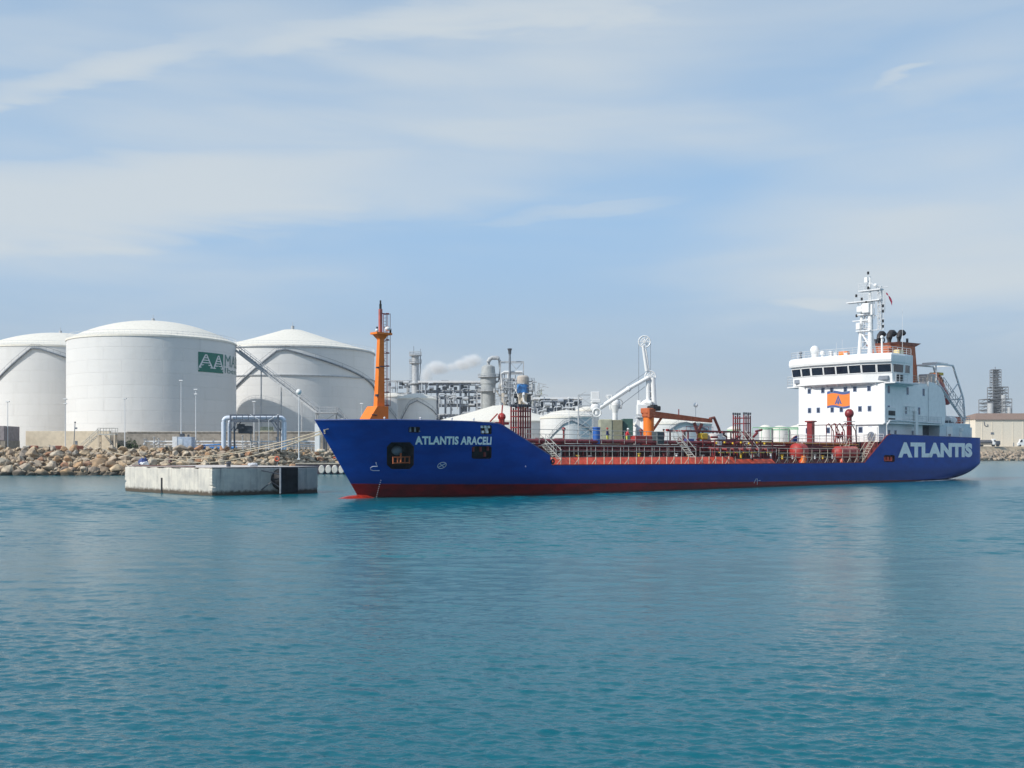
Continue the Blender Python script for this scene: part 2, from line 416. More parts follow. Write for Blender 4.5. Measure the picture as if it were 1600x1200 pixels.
    def build(s, name, m, parent=None, smooth=False, loc=None, world=False):
        me = bpy.data.meshes.new(name)
        vs = s.v
        off = Vector(loc) if loc is not None else None
        if off is not None: vs = [(p[0] - off[0], p[1] - off[1], p[2] - off[2]) for p in vs]
        me.from_pydata(vs, [], s.f)
        for x in (m if isinstance(m, (list, tuple)) else [m]): me.materials.append(x)
        me.polygons.foreach_set('material_index', s.mi)
        bm = bmesh.new(); bm.from_mesh(me); bmesh.ops.recalc_face_normals(bm, faces=bm.faces[:]); bm.to_mesh(me); bm.free()
        if smooth:
            me.polygons.foreach_set('use_smooth', [True] * len(me.polygons))
            try: me.set_sharp_from_angle(angle=radians(35))
            except Exception: pass
        o = bpy.data.objects.new(name, me); COL.objects.link(o)
        if off is not None: o.location = off
        if parent is not None: o.parent = parent
        return o
def tag(o, label=None, cat=None, group=None, kind=None):
    if label: o['label'] = label
    if cat: o['category'] = cat
    if group: o['group'] = group
    if kind: o['kind'] = kind
    return o
def empty(name, loc=(0, 0, 0), rz=0.0):
    o = bpy.data.objects.new(name, None); COL.objects.link(o); o.location = loc; o.rotation_euler = (0, 0, rz)
    o.empty_display_size = 0.5
    return o
def copy_tree(o, parent=None):
    c = o.copy(); COL.objects.link(c)
    if parent is not None: c.parent = parent
    for ch in list(o.children):
        if ch is not c: copy_tree(ch, c)
    return c
def textmesh(s, size, ext=0.0, bold=0.0, align='LEFT'):
    cu = bpy.data.curves.new('lettering', 'FONT'); cu.body = s; cu.size = size; cu.extrude = ext; cu.offset = bold; cu.align_x = align; cu.space_character = 1.06
    cu.resolution_u = 3
    ob = bpy.data.objects.new('lettering', cu); COL.objects.link(ob)
    bpy.context.view_layer.update()
    me = bpy.data.meshes.new_from_object(ob.evaluated_get(bpy.context.evaluated_depsgraph_get()))
    vs = [v.co.copy() for v in me.vertices]; fs = [tuple(p.vertices) for p in me.polygons]
    bpy.data.objects.remove(ob); bpy.data.curves.remove(cu); bpy.data.meshes.remove(me)
    bm = bmesh.new(); bv = [bm.verts.new(v) for v in vs]
    for f in fs:
        try: bm.faces.new([bv[i] for i in f])
        except ValueError: pass
    bmesh.ops.triangulate(bm, faces=bm.faces[:])
    for _ in range(2):
        e = [e for e in bm.edges if e.calc_length() > .12 * size]
        if e: bmesh.ops.subdivide_edges(bm, edges=e, cuts=1); bmesh.ops.triangulate(bm, faces=bm.faces[:])
    bm.verts.index_update(); vs = [v.co.copy() for v in bm.verts]; fs = [tuple(v.index for v in f.verts) for f in bm.faces]; bm.free()
    x0 = min(v.x for v in vs); x1 = max(v.x for v in vs); y0 = min(v.y for v in vs); y1 = max(v.y for v in vs)
    vs = [Vector(((v.x - x0) / (x1 - x0), (v.y - y0) / (y1 - y0), v.z)) for v in vs]
    return vs, fs
def rail(m, pts, h=1.05, bars=3, sp=1.5, r=0.035, posts=True):
    pts = [Vector(p) for p in pts]
    for a, b in zip(pts[:-1], pts[1:]):
        for k in range(bars):
            z = Vector((0, 0, h * (k + 1) / bars)); m.bar(a + z, b + z, r if k == bars - 1 else r * 0.75, n=4)
        if posts:
            n = max(1, round((b - a).length / sp))
            for i in range(n + 1):
                p = a.lerp(b, i / n); m.bar(p, p + Vector((0, 0, h)), r, n=4)
def truss(m, a, b, w, d, n, r=0.06, diag=True):   # lattice column from a to b (vertical), footprint w x d
    a, b = Vector(a), Vector(b)
    cs = [Vector((sx * w / 2, sy * d / 2, 0)) for sx, sy in ((-1, -1), (1, -1), (1, 1), (-1, 1))]
    for c in cs: m.bar(a + c, b + c, r, n=4)
    for i in range(n + 1):
        p = a.lerp(b, i / n)
        for k in range(4): m.bar(p + cs[k], p + cs[(k + 1) % 4], r * 0.8, n=4)
        if diag and i < n:
            q = a.lerp(b, (i + 1) / n)
            for k in range(4):
                if (i + k) % 2: m.bar(p + cs[k], q + cs[(k + 1) % 4], r * 0.6, n=4)
                else: m.bar(p + cs[(k + 1) % 4], q + cs[k], r * 0.6, n=4)
def ladder(m, a, b, w, across, n, r=0.03, rails=0.0):
    a, b = Vector(a), Vector(b); c = Vector(across).normalized() * w / 2
    m.bar(a - c, b - c, r, n=4); m.bar(a + c, b + c, r, n=4)
    for i in range(n):
        p = a.lerp(b, (i + 0.5) / n); m.bar(p - c, p + c, r * 0.8, n=4)
    if rails:
        z = Vector((0, 0, rails))
        for s_ in (-1, 1):
            m.bar(a + c * s_ + z, b + c * s_ + z, r * 0.9, n=4)
            for t in (0, 0.5, 1): p = a.lerp(b, t) + c * s_; m.bar(p, p + z, r * 0.8, n=4)

# ================================================================== SETTING
# ---- water
def watermat():
    m = bpy.data.materials.new('harbour_water'); m.use_nodes = True
    nt = m.node_tree; b = nt.nodes['Principled BSDF']
    g = N(nt, 'ShaderNodeNewGeometry').outputs['Position']
    n0 = noise(nt, mapping(nt, g, (0.012, 0.02, 1)), 1.0, 4, 0.6)
    col = mixc(nt, maprange(nt, n0, 0.35, 0.65, 0, 1), (0.0010, 0.100, 0.138), (0.0020, 0.118, 0.152))
    nt.links.new(col, b.inputs['Base Color'])
    b.inputs['IOR'].default_value = 1.33; b.inputs['Specular IOR Level'].default_value = 0.45
    ln = N(nt, 'ShaderNodeVectorMath', operation='LENGTH'); nt.links.new(g, ln.inputs[0])
    nt.links.new(maprange(nt, ln.outputs['Value'], 18, 95, 0.10, 0.20, False), b.inputs['Roughness'])
    far_ = maprange(nt, ln.outputs['Value'], 22, 70, 0, 1)
    w2 = noise(nt, mapping(nt, g, (0.8, 1.5, 1), (0, 0, radians(-9))), 2.6, 4, 0.6, 0.4)
    w3 = noise(nt, mapping(nt, g, (1, 1.5, 1), (0, 0, radians(-12))), 9.0, 3, 0.55)
    w1 = noise(nt, mapping(nt, g, (0.55, 1.1, 1), (0, 0, radians(-10))), 1.1, 3, 0.55, 0.5)
    h = math_(nt, 'ADD', math_(nt, 'MULTIPLY', w2, 0.026), math_(nt, 'MULTIPLY', w3, 0.013))
    h = math_(nt, 'ADD', h, math_(nt, 'MULTIPLY', math_(nt, 'MULTIPLY', w1, far_), 0.03))
    bp = N(nt, 'ShaderNodeBump'); bp.inputs['Strength'].default_value = 1.0; bp.inputs['Distance'].default_value = 1.0
    nt.links.new(h, bp.inputs['Height']); nt.links.new(bp.outputs[0], b.inputs['Normal'])
    return m
import numpy as np
def water():
    # one sheet of real wavelets, finest near the shore of the viewer, coarser with distance
    g = np.concatenate([np.linspace(CAMH / 9.5, CAMH / 45.0, 760), np.linspace(CAMH / 45.0, CAMH / 150.0, 760)[1:], CAMH / np.geomspace(152, 2400, 50)])
    D = CAMH / g; D = np.concatenate([[-300, -20, 3.0], D]); nr = len(D)
    t = np.concatenate([-np.geomspace(9, .72, 14), np.linspace(-.66, .66, 440), np.geomspace(.72, 9, 14)]); nc = len(t)
    Y = np.repeat(D[:, None], nc, 1); X = t[None, :] * np.maximum(D, 260 / 9 * 0 + 3.0)[:, None]
    far = D < 4
    X[far] = t[None, :] * 60
    X = np.clip(X, -2400, 2400)
    dD = np.abs(np.gradient(D))[:, None] * np.ones_like(X)
    rg = np.random.RandomState(5); Z = np.zeros_like(X)
    amp = 1 + .45 * (np.sin(X * .11 + Y * .05 + 1) * np.sin(Y * .07 - X * .03) + np.sin(X * .23 - Y * .13 + 2) * .5)
    FARK = 2.4; n = 84; lam = np.exp(np.linspace(np.log(.11), np.log(2.8), n))
    for l in lam:
        th = -pi / 2 - .16 + rg.normal(0, .55 if l < .8 else .30); k = 2 * pi / l; ph = rg.uniform(0, 6.283)
        sl_ = .030 if l < .40 else .014 if l < .9 else .008 if l < 1.5 else .006
        fade = np.clip((l / (dD + 1e-6) - 2.0) / 2.5, 0, 1) * np.clip((l / (np.abs(X) * 0 + np.maximum(Y, 1) * .0018) - 2) / 2, 0, 1)
        sl_ = sl_ * (1 + FARK * np.clip((Y - 28) / 45, 0, 1)) if l > .9 else sl_
        w = k * (X * cos(th) + Y * sin(th)) + ph
        Z += sl_ / k * fade * (np.sin(w) + .25 * np.sin(2 * w + 1.3)) 
    Z *= amp; Z[D < 5] = 0; Z *= np.clip((150 - Y) / 15, 0, 1)
    me = bpy.data.meshes.new('water'); co = np.stack([X, Y, Z], -1).reshape(-1, 3).astype(np.float32)
    i = np.arange(nr - 1)[:, None] * nc + np.arange(nc - 1)[None, :]
    q = np.stack([i, i + 1, i + nc + 1, i + nc], -1).reshape(-1).astype(np.int32); nf = len(q) // 4
    me.vertices.add(len(co)); me.vertices.foreach_set('co', co.ravel())
    me.loops.add(len(q)); me.loops.foreach_set('vertex_index', q)
    me.polygons.add(nf); me.polygons.foreach_set('loop_start', np.arange(0, nf * 4, 4, dtype=np.int32)); me.polygons.foreach_set('loop_total', np.full(nf, 4, dtype=np.int32))
    me.polygons.foreach_set('use_smooth', np.ones(nf, dtype=bool)); me.update(calc_edges=True); me.validate()
    me.materials.append(watermat())
    o = bpy.data.objects.new('water', me); COL.objects.link(o); tag(o, kind='structure'); return o
water()

# ---- still air with a trace of sea haze
hm = bpy.data.materials.new('haze_air'); hm.use_nodes = True; hn = hm.node_tree; hn.nodes.clear()
ho = N(hn, 'ShaderNodeOutputMaterial'); hv = N(hn, 'ShaderNodeVolumePrincipled'); hv.inputs['Color'].default_value = (.86, .92, 1, 1); hv.inputs['Density'].default_value = HAZE; hv.inputs['Anisotropy'].default_value = 0.0
hn.links.new(hv.outputs[0], ho.inputs['Volume'])
if HAZE > 0:
    m = MB(); m.bx(-2600, 2600, -340, 2600, -3.2, 62); tag(m.build('haze', hm), kind='stuff')

# ---- ground behind the shore
shore = [(-900, 190, 5.2), (-170, 209, 5.2), (-98, 209, 5.2), (-60, 211, 5.2), (-38, 226, 5.2), (-20, 246, 5.2), (10, 262, 5.4), (60, 310, 6), (130, 400, 7), (215, 520, 8), (262, 610, 8.2), (330, 640, 8.2), (900, 800, 8.2)]
m = MB()
rows = []
for i, (x, y, z) in enumerate(shore):
    rows.append([(x, y + 1.2, -2.2), (x, y + 2.2, -.3), (x, y + 11.0, z - .25), (x, y + 16, z), (x * 1.02, y + 400, z), (x * 1.6, 2400, z)])
m.loft(rows, cap=False, close=False)
tag(m.build('ground', SAND), kind='structure')

# ---- rocks of the shore bank
def rockmesh(seed):
    r = random.Random(seed); bm = bmesh.new()
    for i in range(15):
        v = Vector((r.gauss(0, 1), r.gauss(0, 1), r.gauss(0, 1))).normalized()
        v = Vector((v.x * r.uniform(0.8, 1.15), v.y * r.uniform(0.7, 1.0), v.z * r.uniform(0.55, 0.85)))
        bm.verts.new(v)
    res = bmesh.ops.convex_hull(bm, input=bm.verts[:])
    bmesh.ops.delete(bm, geom=[e for e in res['geom_interior'] if isinstance(e, bmesh.types.BMVert)], context='VERTS')
    bmesh.ops.bevel(bm, geom=bm.edges[:], offset=0.07, segments=1, affect='EDGES')
    me = bpy.data.meshes.new('rock'); bm.to_mesh(me); bm.free(); me.materials.append(ROCK)
    return me
RM = [rockmesh(i) for i in range(14)]
bank = empty('rock_bank', (-80, 212, 0)); tag(bank, kind='structure')
def shore_at(x):
    for a, b in zip(shore[:-1], shore[1:]):
        if a[0] <= x <= b[0]:
            t = (x - a[0]) / (b[0] - a[0]); return a[1] + t * (b[1] - a[1]), a[2] + t * (b[2] - a[2])
    return shore[-1][1], shore[-1][2]
cnt = 0
rr = random.Random(3)
pos = []
for row in range(6):
    x = -104.0 + rr.uniform(0, 1)
    while x < -30:
        s_ = rr.choice((rr.uniform(.6, .95), rr.uniform(.85, 1.3), rr.uniform(1.2, 1.75))) * (1.1 if row < 3 else 0.84)
        if x > -62: s_ *= 0.8
        t = row / 5.0
        y0, zt = shore_at(x)
        pos.append((x + rr.uniform(-.3, .3), y0 + 0.3 + t * 9.0 + rr.uniform(-.4, .4), 0.15 + t * (zt - 0.3) + rr.uniform(-.25, .25), s_))
        x += s_ * rr.uniform(1.45, 1.95)
pos.sort(key=lambda p: p[2] * 0.1 + abs(p[0] + 70) * 0.01)
extra = MB()
for i, (x, y, z, s_) in enumerate(pos):
    me = rr.choice(RM); rot = Euler((rr.uniform(-.5, .5), rr.uniform(-.5, .5), rr.uniform(0, 6.28))); sc = Vector((s_ * rr.uniform(.9, 1.35), s_, s_ * rr.uniform(.8, 1.05)))
    if i < 296:
        o = bpy.data.objects.new('rock', me); COL.objects.link(o); o.parent = bank
        o.location = Vector((x, y, z)) - bank.location; o.rotation_euler = rot; o.scale = sc
    else:
        R = rot.to_matrix(); extra.add([R @ Vector((v.co.x * sc.x, v.co.y * sc.y, v.co.z * sc.z)) + Vector((x, y, z)) for v in me.vertices], [tuple(p.vertices) for p in me.polygons])
# smaller stones between, on the crest, behind the ship's bow and under the far right bank
for i in range(900):
    x = rr.uniform(-108, -30); t = rr.random(); y0, zt = shore_at(x); s_ = rr.uniform(.3, .62)
    me = rr.choice(RM); R = Euler((rr.uniform(-1, 1), rr.uniform(-1, 1), rr.uniform(0, 6))).to_matrix()
    extra.add([R @ (v.co * s_) + Vector((x, y0 + .3 + t * 9.6, .05 + t * (zt - .1))) for v in me.vertices], [tuple(p.vertices) for p in me.polygons])
so_ = tag(extra.build('small_stones', ROCK, bank), kind='stuff'); so_.location = -bank.location
# pitched stone revetment behind the bow (px 430-530) and the far right bank
rev = MB()
for i in range(430):
    x = rr.uniform(-52, -14); y0, zt = shore_at(x); t = rr.random(); s_ = rr.uniform(.4, .8)
    me = rr.choice(RM); R = Euler((rr.uniform(-.3, .3) + .6, rr.uniform(-.3, .3), rr.uniform(0, 6))).to_matrix()
    rev.add([R @ Vector((v.co.x * s_ * 1.3, v.co.y * s_, v.co.z * s_ * .6)) + Vector((x, y0 + 2.0 + t * 8, 1.6 + t * (zt - 1.8))) for v in me.vertices], [tuple(p.vertices) for p in me.polygons])
RVM = mat('pale_stone', (.45, .40, .31), .9, var=.18, scale=.8, bump=.4)
tag(rev.build('stone_revetment', RVM), kind='stuff')
fr = MB()
for i in range(900):
    x = rr.uniform(225, 420); y0, zt = shore_at(x); t = rr.random() ** 0.8; s_ = rr.uniform(.7, 1.9)
    me = rr.choice(RM); R = Euler((rr.uniform(-1, 1), rr.uniform(-1, 1), rr.uniform(0, 6))).to_matrix()
    fr.add([R @ (v.co * s_) + Vector((x, y0 + .3 + t * 9, .2 + t * (zt * .62))) for v in me.vertices], [tuple(p.vertices) for p in me.polygons])
FRM = mat('far_stone', (.44, .35, .26), .9, var=.22, scale=.35, bump=.4)
tag(fr.build('far_rock_bank', FRM), kind='stuff')

# ---- low quay with pale round fenders behind the bow
q = empty('low_quay', W(512, 738, 221) * 1.0); q.location.z = 0
tag(q, 'low dark quay face with a row of pale oval fenders beside the ship bow', 'quay')
Q0 = q.location
m = MB(); m.bx(-6.5, 10, 0, 4, -1.5, 1.05 + 1.0, bev=.05); m.build('quay_wall', mat('dark_quay_face', (.06, .05, .075), .8, var=.2, streak=.3), q)
m = MB(); m.bx(-6.6, 10, -.15, 4.1, 2.06, 2.3); m.build('quay_cap', mat('quay_cap_concrete', (.45, .40, .33), .8), q)
for px in (503, 513.5, 523.5, 534):
    m = MB(); x = (px - 512) * 221 / FPX
    rs = []
    for k in range(5):
        rr_ = (.0, .5, .62, .5, .3)[k]; yy = (-.5, -.5, -.3, -.1, 0)[k]
        rs.append([(x + (rr_ + .001) * cos(2 * pi * i / 14), yy, 1.0 + (rr_ + .001) * 1.45 * sin(2 * pi * i / 14)) for i in range(14)])
    m.loft(rs); m.build('fender', mat('pale_fender', (.62, .60, .55), .7, var=.12), q, smooth=True)

# ---- storage tanks
def strip_on_cyl(m, R, pts, w, d, n=14):     # ribbon following (angle, z) polyline on a cylinder
    ps = []
    for (a0, z0), (a1, z1) in zip(pts[:-1], pts[1:]):
        for i in range(n): t = i / n; ps.append((a0 + (a1 - a0) * t, z0 + (z1 - z0) * t))
    ps.append(pts[-1])
    for (a0, z0), (a1, z1) in zip(ps[:-1], ps[1:]):
        A = [(R * cos(a0), R * sin(a0), z0 - w / 2), (R * cos(a0), R * sin(a0), z0 + w / 2), ((R + d) * cos(a0), (R + d) * sin(a0), z0 + w / 2), ((R + d) * cos(a0), (R + d) * sin(a0), z0 - w / 2)]
        B = [(R * cos(a1), R * sin(a1), z1 - w / 2), (R * cos(a1), R * sin(a1), z1 + w / 2), ((R + d) * cos(a1), (R + d) * sin(a1), z1 + w / 2), ((R + d) * cos(a1), (R + d) * sin(a1), z1 - w / 2)]
        m.loft([A, B])
def stair_on(m, R, pts):
    k = min(1.0, R / 12)
    strip_on_cyl(m, R + .02, pts, .26 * k + .06, .5 * k)
    for dz in (1.0,):
        ps = []
        for (a0, z0), (a1, z1) in zip(pts[:-1], pts[1:]):
            for i in range(15): t = i / 14; a = a0 + (a1 - a0) * t; ps.append(((R + .5 * k) * cos(a), (R + .5 * k) * sin(a), z0 + (z1 - z0) * t + dz))
        m.path(ps, .035, 4)
        for p in ps[::3]: m.bar((p[0], p[1], p[2] - dz), p, .025, n=4)
def angpx(c, R, px, py):   # (angle, z) where the sight line through a pixel meets a tank's shell
    k = (px - 800) / FPX
    dx, dy = k, 1.0; A = dx * dx + dy * dy; B = -2 * (dx * c[0] + dy * c[1]); Cc = c[0] ** 2 + c[1] ** 2 - R * R
    disc = max(0, B * B - 4 * A * Cc); D = (-B - sqrt(disc)) / (2 * A)
    X, Y = dx * D - c[0], D - c[1]
    return atan2(Y, X), CAMH + (HOR - py) * D / FPX - c[2]
def tank(x, y, z, R, H, roof, style, label, stairs=(), cols=None, rings=(), railing=True, seg=96):
    t = empty('storage_tank', (x, y, z)); tag(t, label, 'storage tank', 'white storage tanks of the terminal')
    m = MB(); m.lathe((0, 0, 0), [(R, 0), (R, H)], seg, cap=False); m.build('shell', tankmat('tank_plates_%d' % (len(bpy.data.materials)), R), t, smooth=True)
    m = MB()
    if style == 'dome':
        cr = (R * R + roof * roof) / (2 * roof); prof = [(R + .15, H - .35), (R + .15, H + .05)]
        for i in range(13):
            r_ = R * (1 - i / 12); prof.append((max(r_, .02), H + .05 + sqrt(cr * cr - r_ * r_) - (cr - roof)))
    else: prof = [(R + .15, H - .35), (R + .15, H + .05), (R * .5, H + roof * .52), (R * .12, H + roof * .95), (.02, H + roof)]
    m.lathe((0, 0, 0), prof, seg, cap=False); rf = m.build('roof', CREAM, t, smooth=True)
    m = MB()
    for rz in rings: m.lathe((0, 0, 0), [(R, rz - .12), (R + .35, rz - .12), (R + .35, rz + .12), (R, rz + .12)], seg, cap=False)
    if rings: m.build('wind_girder', GREYW, t)
    m = MB(); m.cyl((0, 0, H + roof - .1), max(.25, R * .02), .9 * max(.5, R / 20)); m.bar((0, 0, H + roof), (0, 0, H + roof + 1.7 * max(.4, R / 20)), .06)
    m.build('roof_vent', GREYW, t)
    if railing:
        m = MB()
        for zz in (.55, 1.1): m.torus((0, 0, H + zz), R - .05, .035, n=seg, m=4)
        for i in range(seg): a = 2 * pi * i / seg; m.bar(((R - .05) * cos(a), (R - .05) * sin(a), H), ((R - .05) * cos(a), (R - .05) * sin(a), H + 1.1), .03, n=3)
        m.build('roof_railing', WHITE2, t)
    for st in stairs:
        m = MB(); pts = [angpx((x, y, z), R, *p) for p in st]
        for i in range(1, len(pts)):   # unwrap
            a = pts[i][0]
            while a - pts[i - 1][0] > pi: a -= 2 * pi
            while a - pts[i - 1][0] < -pi: a += 2 * pi
            pts[i] = (a, pts[i][1])
        stair_on(m, R, pts); m.build('stairway', GREY, t)
    return t
T1 = tank(-87.7, 265.9, 5.2, 19.7, 26.0, 5.2, 'dome', 'large white tank with a green and white company sign near its rim')
tank(-124.5, 300, 5.2, 20.5, 27.0, 5.0, 'dome', 'white domed tank cut off by the left edge, behind the tank with the sign', stairs=[[(-60, 650), (0, 590), (50, 544), (62, 545), (112, 562)]])
tank(-63.9, 317, 5.2, 23.6, 28.4, 6.8, 'cone', 'white cone-roofed tank right of the signed tank, partly in its shadow', stairs=[[(368, 606), (433, 548), (446, 546), (586, 612), (600, 622)]], rings=(20.2, 28.0))
# sign on the first tank
R1 = 19.7; C1 = (-87.7, 265.9, 5.2)
def on_tank(m, vs, fs, a0, z0, a1, z1, off):
    m.add([((R1 + off) * cos(a0 + (a1 - a0) * v[0]), (R1 + off) * sin(a0 + (a1 - a0) * v[0]), z0 + (z1 - z0) * v[1]) for v in vs], fs)
def grid(nx):
    vs = []; fs = []
    for i in range(nx + 1): vs += [(i / nx, 0), (i / nx, 1)]
    for i in range(nx): fs.append((2 * i, 2 * i + 2, 2 * i + 3, 2 * i + 1))
    return vs, fs
aL, zT = angpx(C1, R1, 309.5, 549.5); aR, _ = angpx(C1, R1, 348.5, 553); _, zB = angpx(C1, R1, 309.5, 580.5)
m = MB(); on_tank(m, *grid(12), aL, zB, aR, zT, .05); m.build('sign_panel', TEALG, T1)
m = MB()
def quad_sign(m, x0, x1, x2, x3, y0, y1):
    on_tank(m, [(x0, y0), (x1, y0), (x3, y1), (x2, y1)], [(0, 1, 2, 3)], aL, zB, aR, zT, .10)
quad_sign(m, 0.0, 1.0, 0.0, 1.0, .10, .155)
for cx in (.27, .77):
    w0 = .27 if cx < .5 else .24
    quad_sign(m, cx - w0, cx - w0 + .06, cx - .035, cx + .01, .20, .90); quad_sign(m, cx + w0 - .06, cx + w0, cx - .01, cx + .035, .20, .90)
    for k in range(5):
        y0 = .20 + k * .125; wv = w0 * (1 - (y0 - .15) / .78); quad_sign(m, cx - wv, cx + wv, cx - wv * .9, cx + wv * .9, y0, y0 + .05)
m.build('sign_emblem', WHITE2, T1)
m = MB(); vs, fs = textmesh('MASOL', 1, bold=.0)
aa = aR + (aR - aL) * .09
_, z1 = angpx(C1, R1, 352, 554); _, z0 = angpx(C1, R1, 352, 572.5)
on_tank(m, vs, fs, aa, z0, aa + radians(44), z1, .07); vs, fs = textmesh('Iberia', 1, bold=.0)
_, z1 = angpx(C1, R1, 353, 574.5); _, z0 = angpx(C1, R1, 353, 583)
on_tank(m, vs, fs, aa, z0, aa + radians(30), z1, .07); m.build('sign_lettering', mat('sign_dark_green', (.10, .24, .22), .5), T1)

# small tanks beyond the bow and amidships
def tankpx(pxl, pxr, ytop, D, roof, label, style='dome', stairs=(), base=5.2, **k):
    a0, a1 = math.atan((pxl - 800) / FPX), math.atan((pxr - 800) / FPX); ac = (a0 + a1) / 2
    rho = D / cos(ac); R = rho * sin((a1 - a0) / 2)
    x, y = rho * sin(ac), rho * cos(ac)
    zt = CAMH + (HOR - ytop) * (D - R) / FPX
    return tank(x, y, base, R, zt - base, roof, style, label, stairs, seg=48, **k)
tankpx(621, 682, 622, 330, 1.7, 'small white tank with an arched stairway just right of the orange foremast', stairs=[[(626, 660), (640, 632), (652, 626), (681, 648)]], railing=True)
tankpx(590, 636, 619, 352, 1.2, 'small white tank half hidden behind the tank by the orange foremast', stairs=[[(604, 634), (620, 655)]])
tankpx(676, 888, 657, 312, 5.0, 'low wide white tank with a shallow cone roof behind the forecastle', 'cone', railing=False)
tankpx(844, 928, 651, 272, 1.8, 'white dome-topped tank behind the forward deck rails', stairs=[[(856, 690), (880, 663), (893, 657), (925, 676)]], railing=True)
tankpx(985, 1112, 661, 300, 2.4, 'white tank with an arched stairway behind the ship crane', stairs=[[(1046, 672), (1062, 661), (1072, 660), (1104, 672)]], railing=True)
tankpx(900, 936, 640, 330, 1.0, 'narrow grey-white tank left of the white loading arms', railing=True)

# inclined stair between the tanks, with its landing
st = empty('access_stair', W(505, 700, 262)); st.location.z = 5.2
tag(st, 'long straight stair with handrails climbing to the rim of the signed tank', 'stairway')
L0 = st.location
a = W(371, 548, 268.5) - L0; b = W(497, 645, 262) - L0
def stairflight(m, a, b, w=1.5):
    a, b = Vector(a), Vector(b); ac = (b - a); ac.z = 0; ac = Vector((-ac.y, ac.x, 0)).normalized() * w / 2
    m.beam(a - ac, b - ac, .15, .55); m.beam(a + ac, b + ac, .15, .55)
    n = int((a - b).length / .6)
    for i in range(n): p = a.lerp(b, (i + .5) / n); m.beam(p - ac, p + ac, .4, .06)
    for s_ in (-1, 1):
        for h in (.9, 1.5): m.bar(a + ac * s_ + Vector((0, 0, h)), b + ac * s_ + Vector((0, 0, h)), .06, n=4)
        for i in range(n // 3 + 1): p = a.lerp(b, i / (n // 3)) + ac * s_; m.bar(p, p + Vector((0, 0, 1.5)), .05, n=4)
m = MB(); stairflight(m, a, b); m.build('flight', GREYW, st)
m = MB()
for t in (.3, .55, .8): p = a.lerp(b, t); m.beam((p.x, p.y, p.z), (p.x, p.y, 0), .25, .25)
m.build('support_post', GREYW, st)
m = MB(); c = W(510, 645, 262) - L0; m.box(c, (5.5, 3, .25)); rail(m, [c + Vector((-2.7, -1.5, 0)), c + Vector((2.7, -1.5, 0)), c + Vector((2.7, 1.5, 0)), c + Vector((-2.7, 1.5, 0))], 1.3, 2, 1.3, .05)
truss(m, (c.x, c.y, 0), (c.x, c.y, c.z), 4.6, 2.4, 3, .1); m.build('landing', GREYW, st)
m = MB(); stairflight(m, c + Vector((2.7, 0, 0)), Vector((c.x + 9, c.y, 1.0)), 1.2); m.build('lower_flight', GREYW, st)

# ---- bund walls, low buildings in front of the tanks
def boxthing(name, label, cat, px0, px1, y0, y1, D, depth, material, part='wall', zb=4.9):
    a = W(px0, y1, D); b = W(px1, y0, D); t = empty(name, ((a.x + b.x) / 2, D + depth / 2, zb)); tag(t, label, cat)
    m = MB(); m.bx(a.x - t.location.x, b.x - t.location.x, -depth / 2, depth / 2, 0, b.z - zb, bev=.04); m.build(part, material, t); return t, m
t, _ = boxthing('bund_wall', 'grey concrete bund wall in front of the signed tank', 'wall', 172, 700, 675.5, 700, 236, .6, BUNDM)
m = MB(); zz = W(0, 675.5, 236).z - 4.9
m.bx(-33, 33, -.5, .5, zz, zz + .18); m.build('coping', mat('wall_coping', (.5, .47, .42), .8), t)
t2, _ = boxthing('sand_coloured_wall', 'pale sand-coloured wall left of the bund stairs', 'wall', 40, 172, 673.5, 700, 234, .6, mat('sandy_render', (.72, .62, .47), .85, var=.06, bump=.1))
bw = empty('block_building', (-104, 226, 4.8)); tag(bw, 'flat grey-brown concrete building at the left edge above the rocks', 'building')
m = MB(); m.bx(-14, -1.35, -2, 5, 0, 3.6, .03); m.build('wall', mat('brown_concrete', (.32, .28, .24), .85, var=.12, streak=.3, bump=.3), bw)
m = MB(); m.bx(-14, -3.0, -2.1, 5.1, 3.6, 5.2, .03); m.build('parapet', BEIGE, bw)
m = MB(); m.bx(-2.98, -.55, -2.05, 5, 2.1, 5.1, .03); m.build('stair_block', mat('mauve_concrete', (.27, .24, .25), .85, var=.1), bw)
m = MB(); m.bx(-1.33, -.45, -1.95, 4.9, -.2, 2.1); m.build('side_wall', mat('brown_concrete2', (.28, .25, .21), .85, var=.12), bw)
m = MB(); m.cyl((-4.5, 0, 5.2), .18, .5); m.sph((-4.5, 0, 5.9), .22); m.build('vent_pipe', DGREY, bw)
# platform with steps over the bund
pf = empty('bund_steps', W(168, 697, 231)); pf.location.z = 5.1; tag(pf, 'pale steel steps with a railed platform crossing the bund wall', 'steps')
m = MB(); m.bx(-1.8, 1.9, -.7, .7, 3.05, 3.3); m.build('platform', GALV, pf)
m = MB(); rail(m, [(-1.8, -.7, 3.3), (1.9, -.7, 3.3)], 1.2, 2, 1.2, .06); rail(m, [(-1.8, .7, 3.3), (1.9, .7, 3.3)], 1.2, 2, 1.2, .06); m.build('railing', GALV, pf)
m = MB()
for x in (-1.7, 1.7): m.beam((x, -.6, 0), (x, -.6, 3.1), .28, .28); m.beam((x, .6, 0), (x, .6, 3.1), .28, .28); m.piece()
m.build_pieces('post', BEIGE, pf)
m = MB(); ladder(m, (-5.4, 0, 0), (-1.8, 0, 3.2), 1.2, (0, 1, 0), 10, .07, 1.1); m.build('stair_flight', GALV, pf)
m = MB(); ladder(m, (1.2, 1.5, 0), (-1.0, 1.5, 3.0), .9, (0, 1, 0), 10, .07); m.build('ladder', GALV, pf)
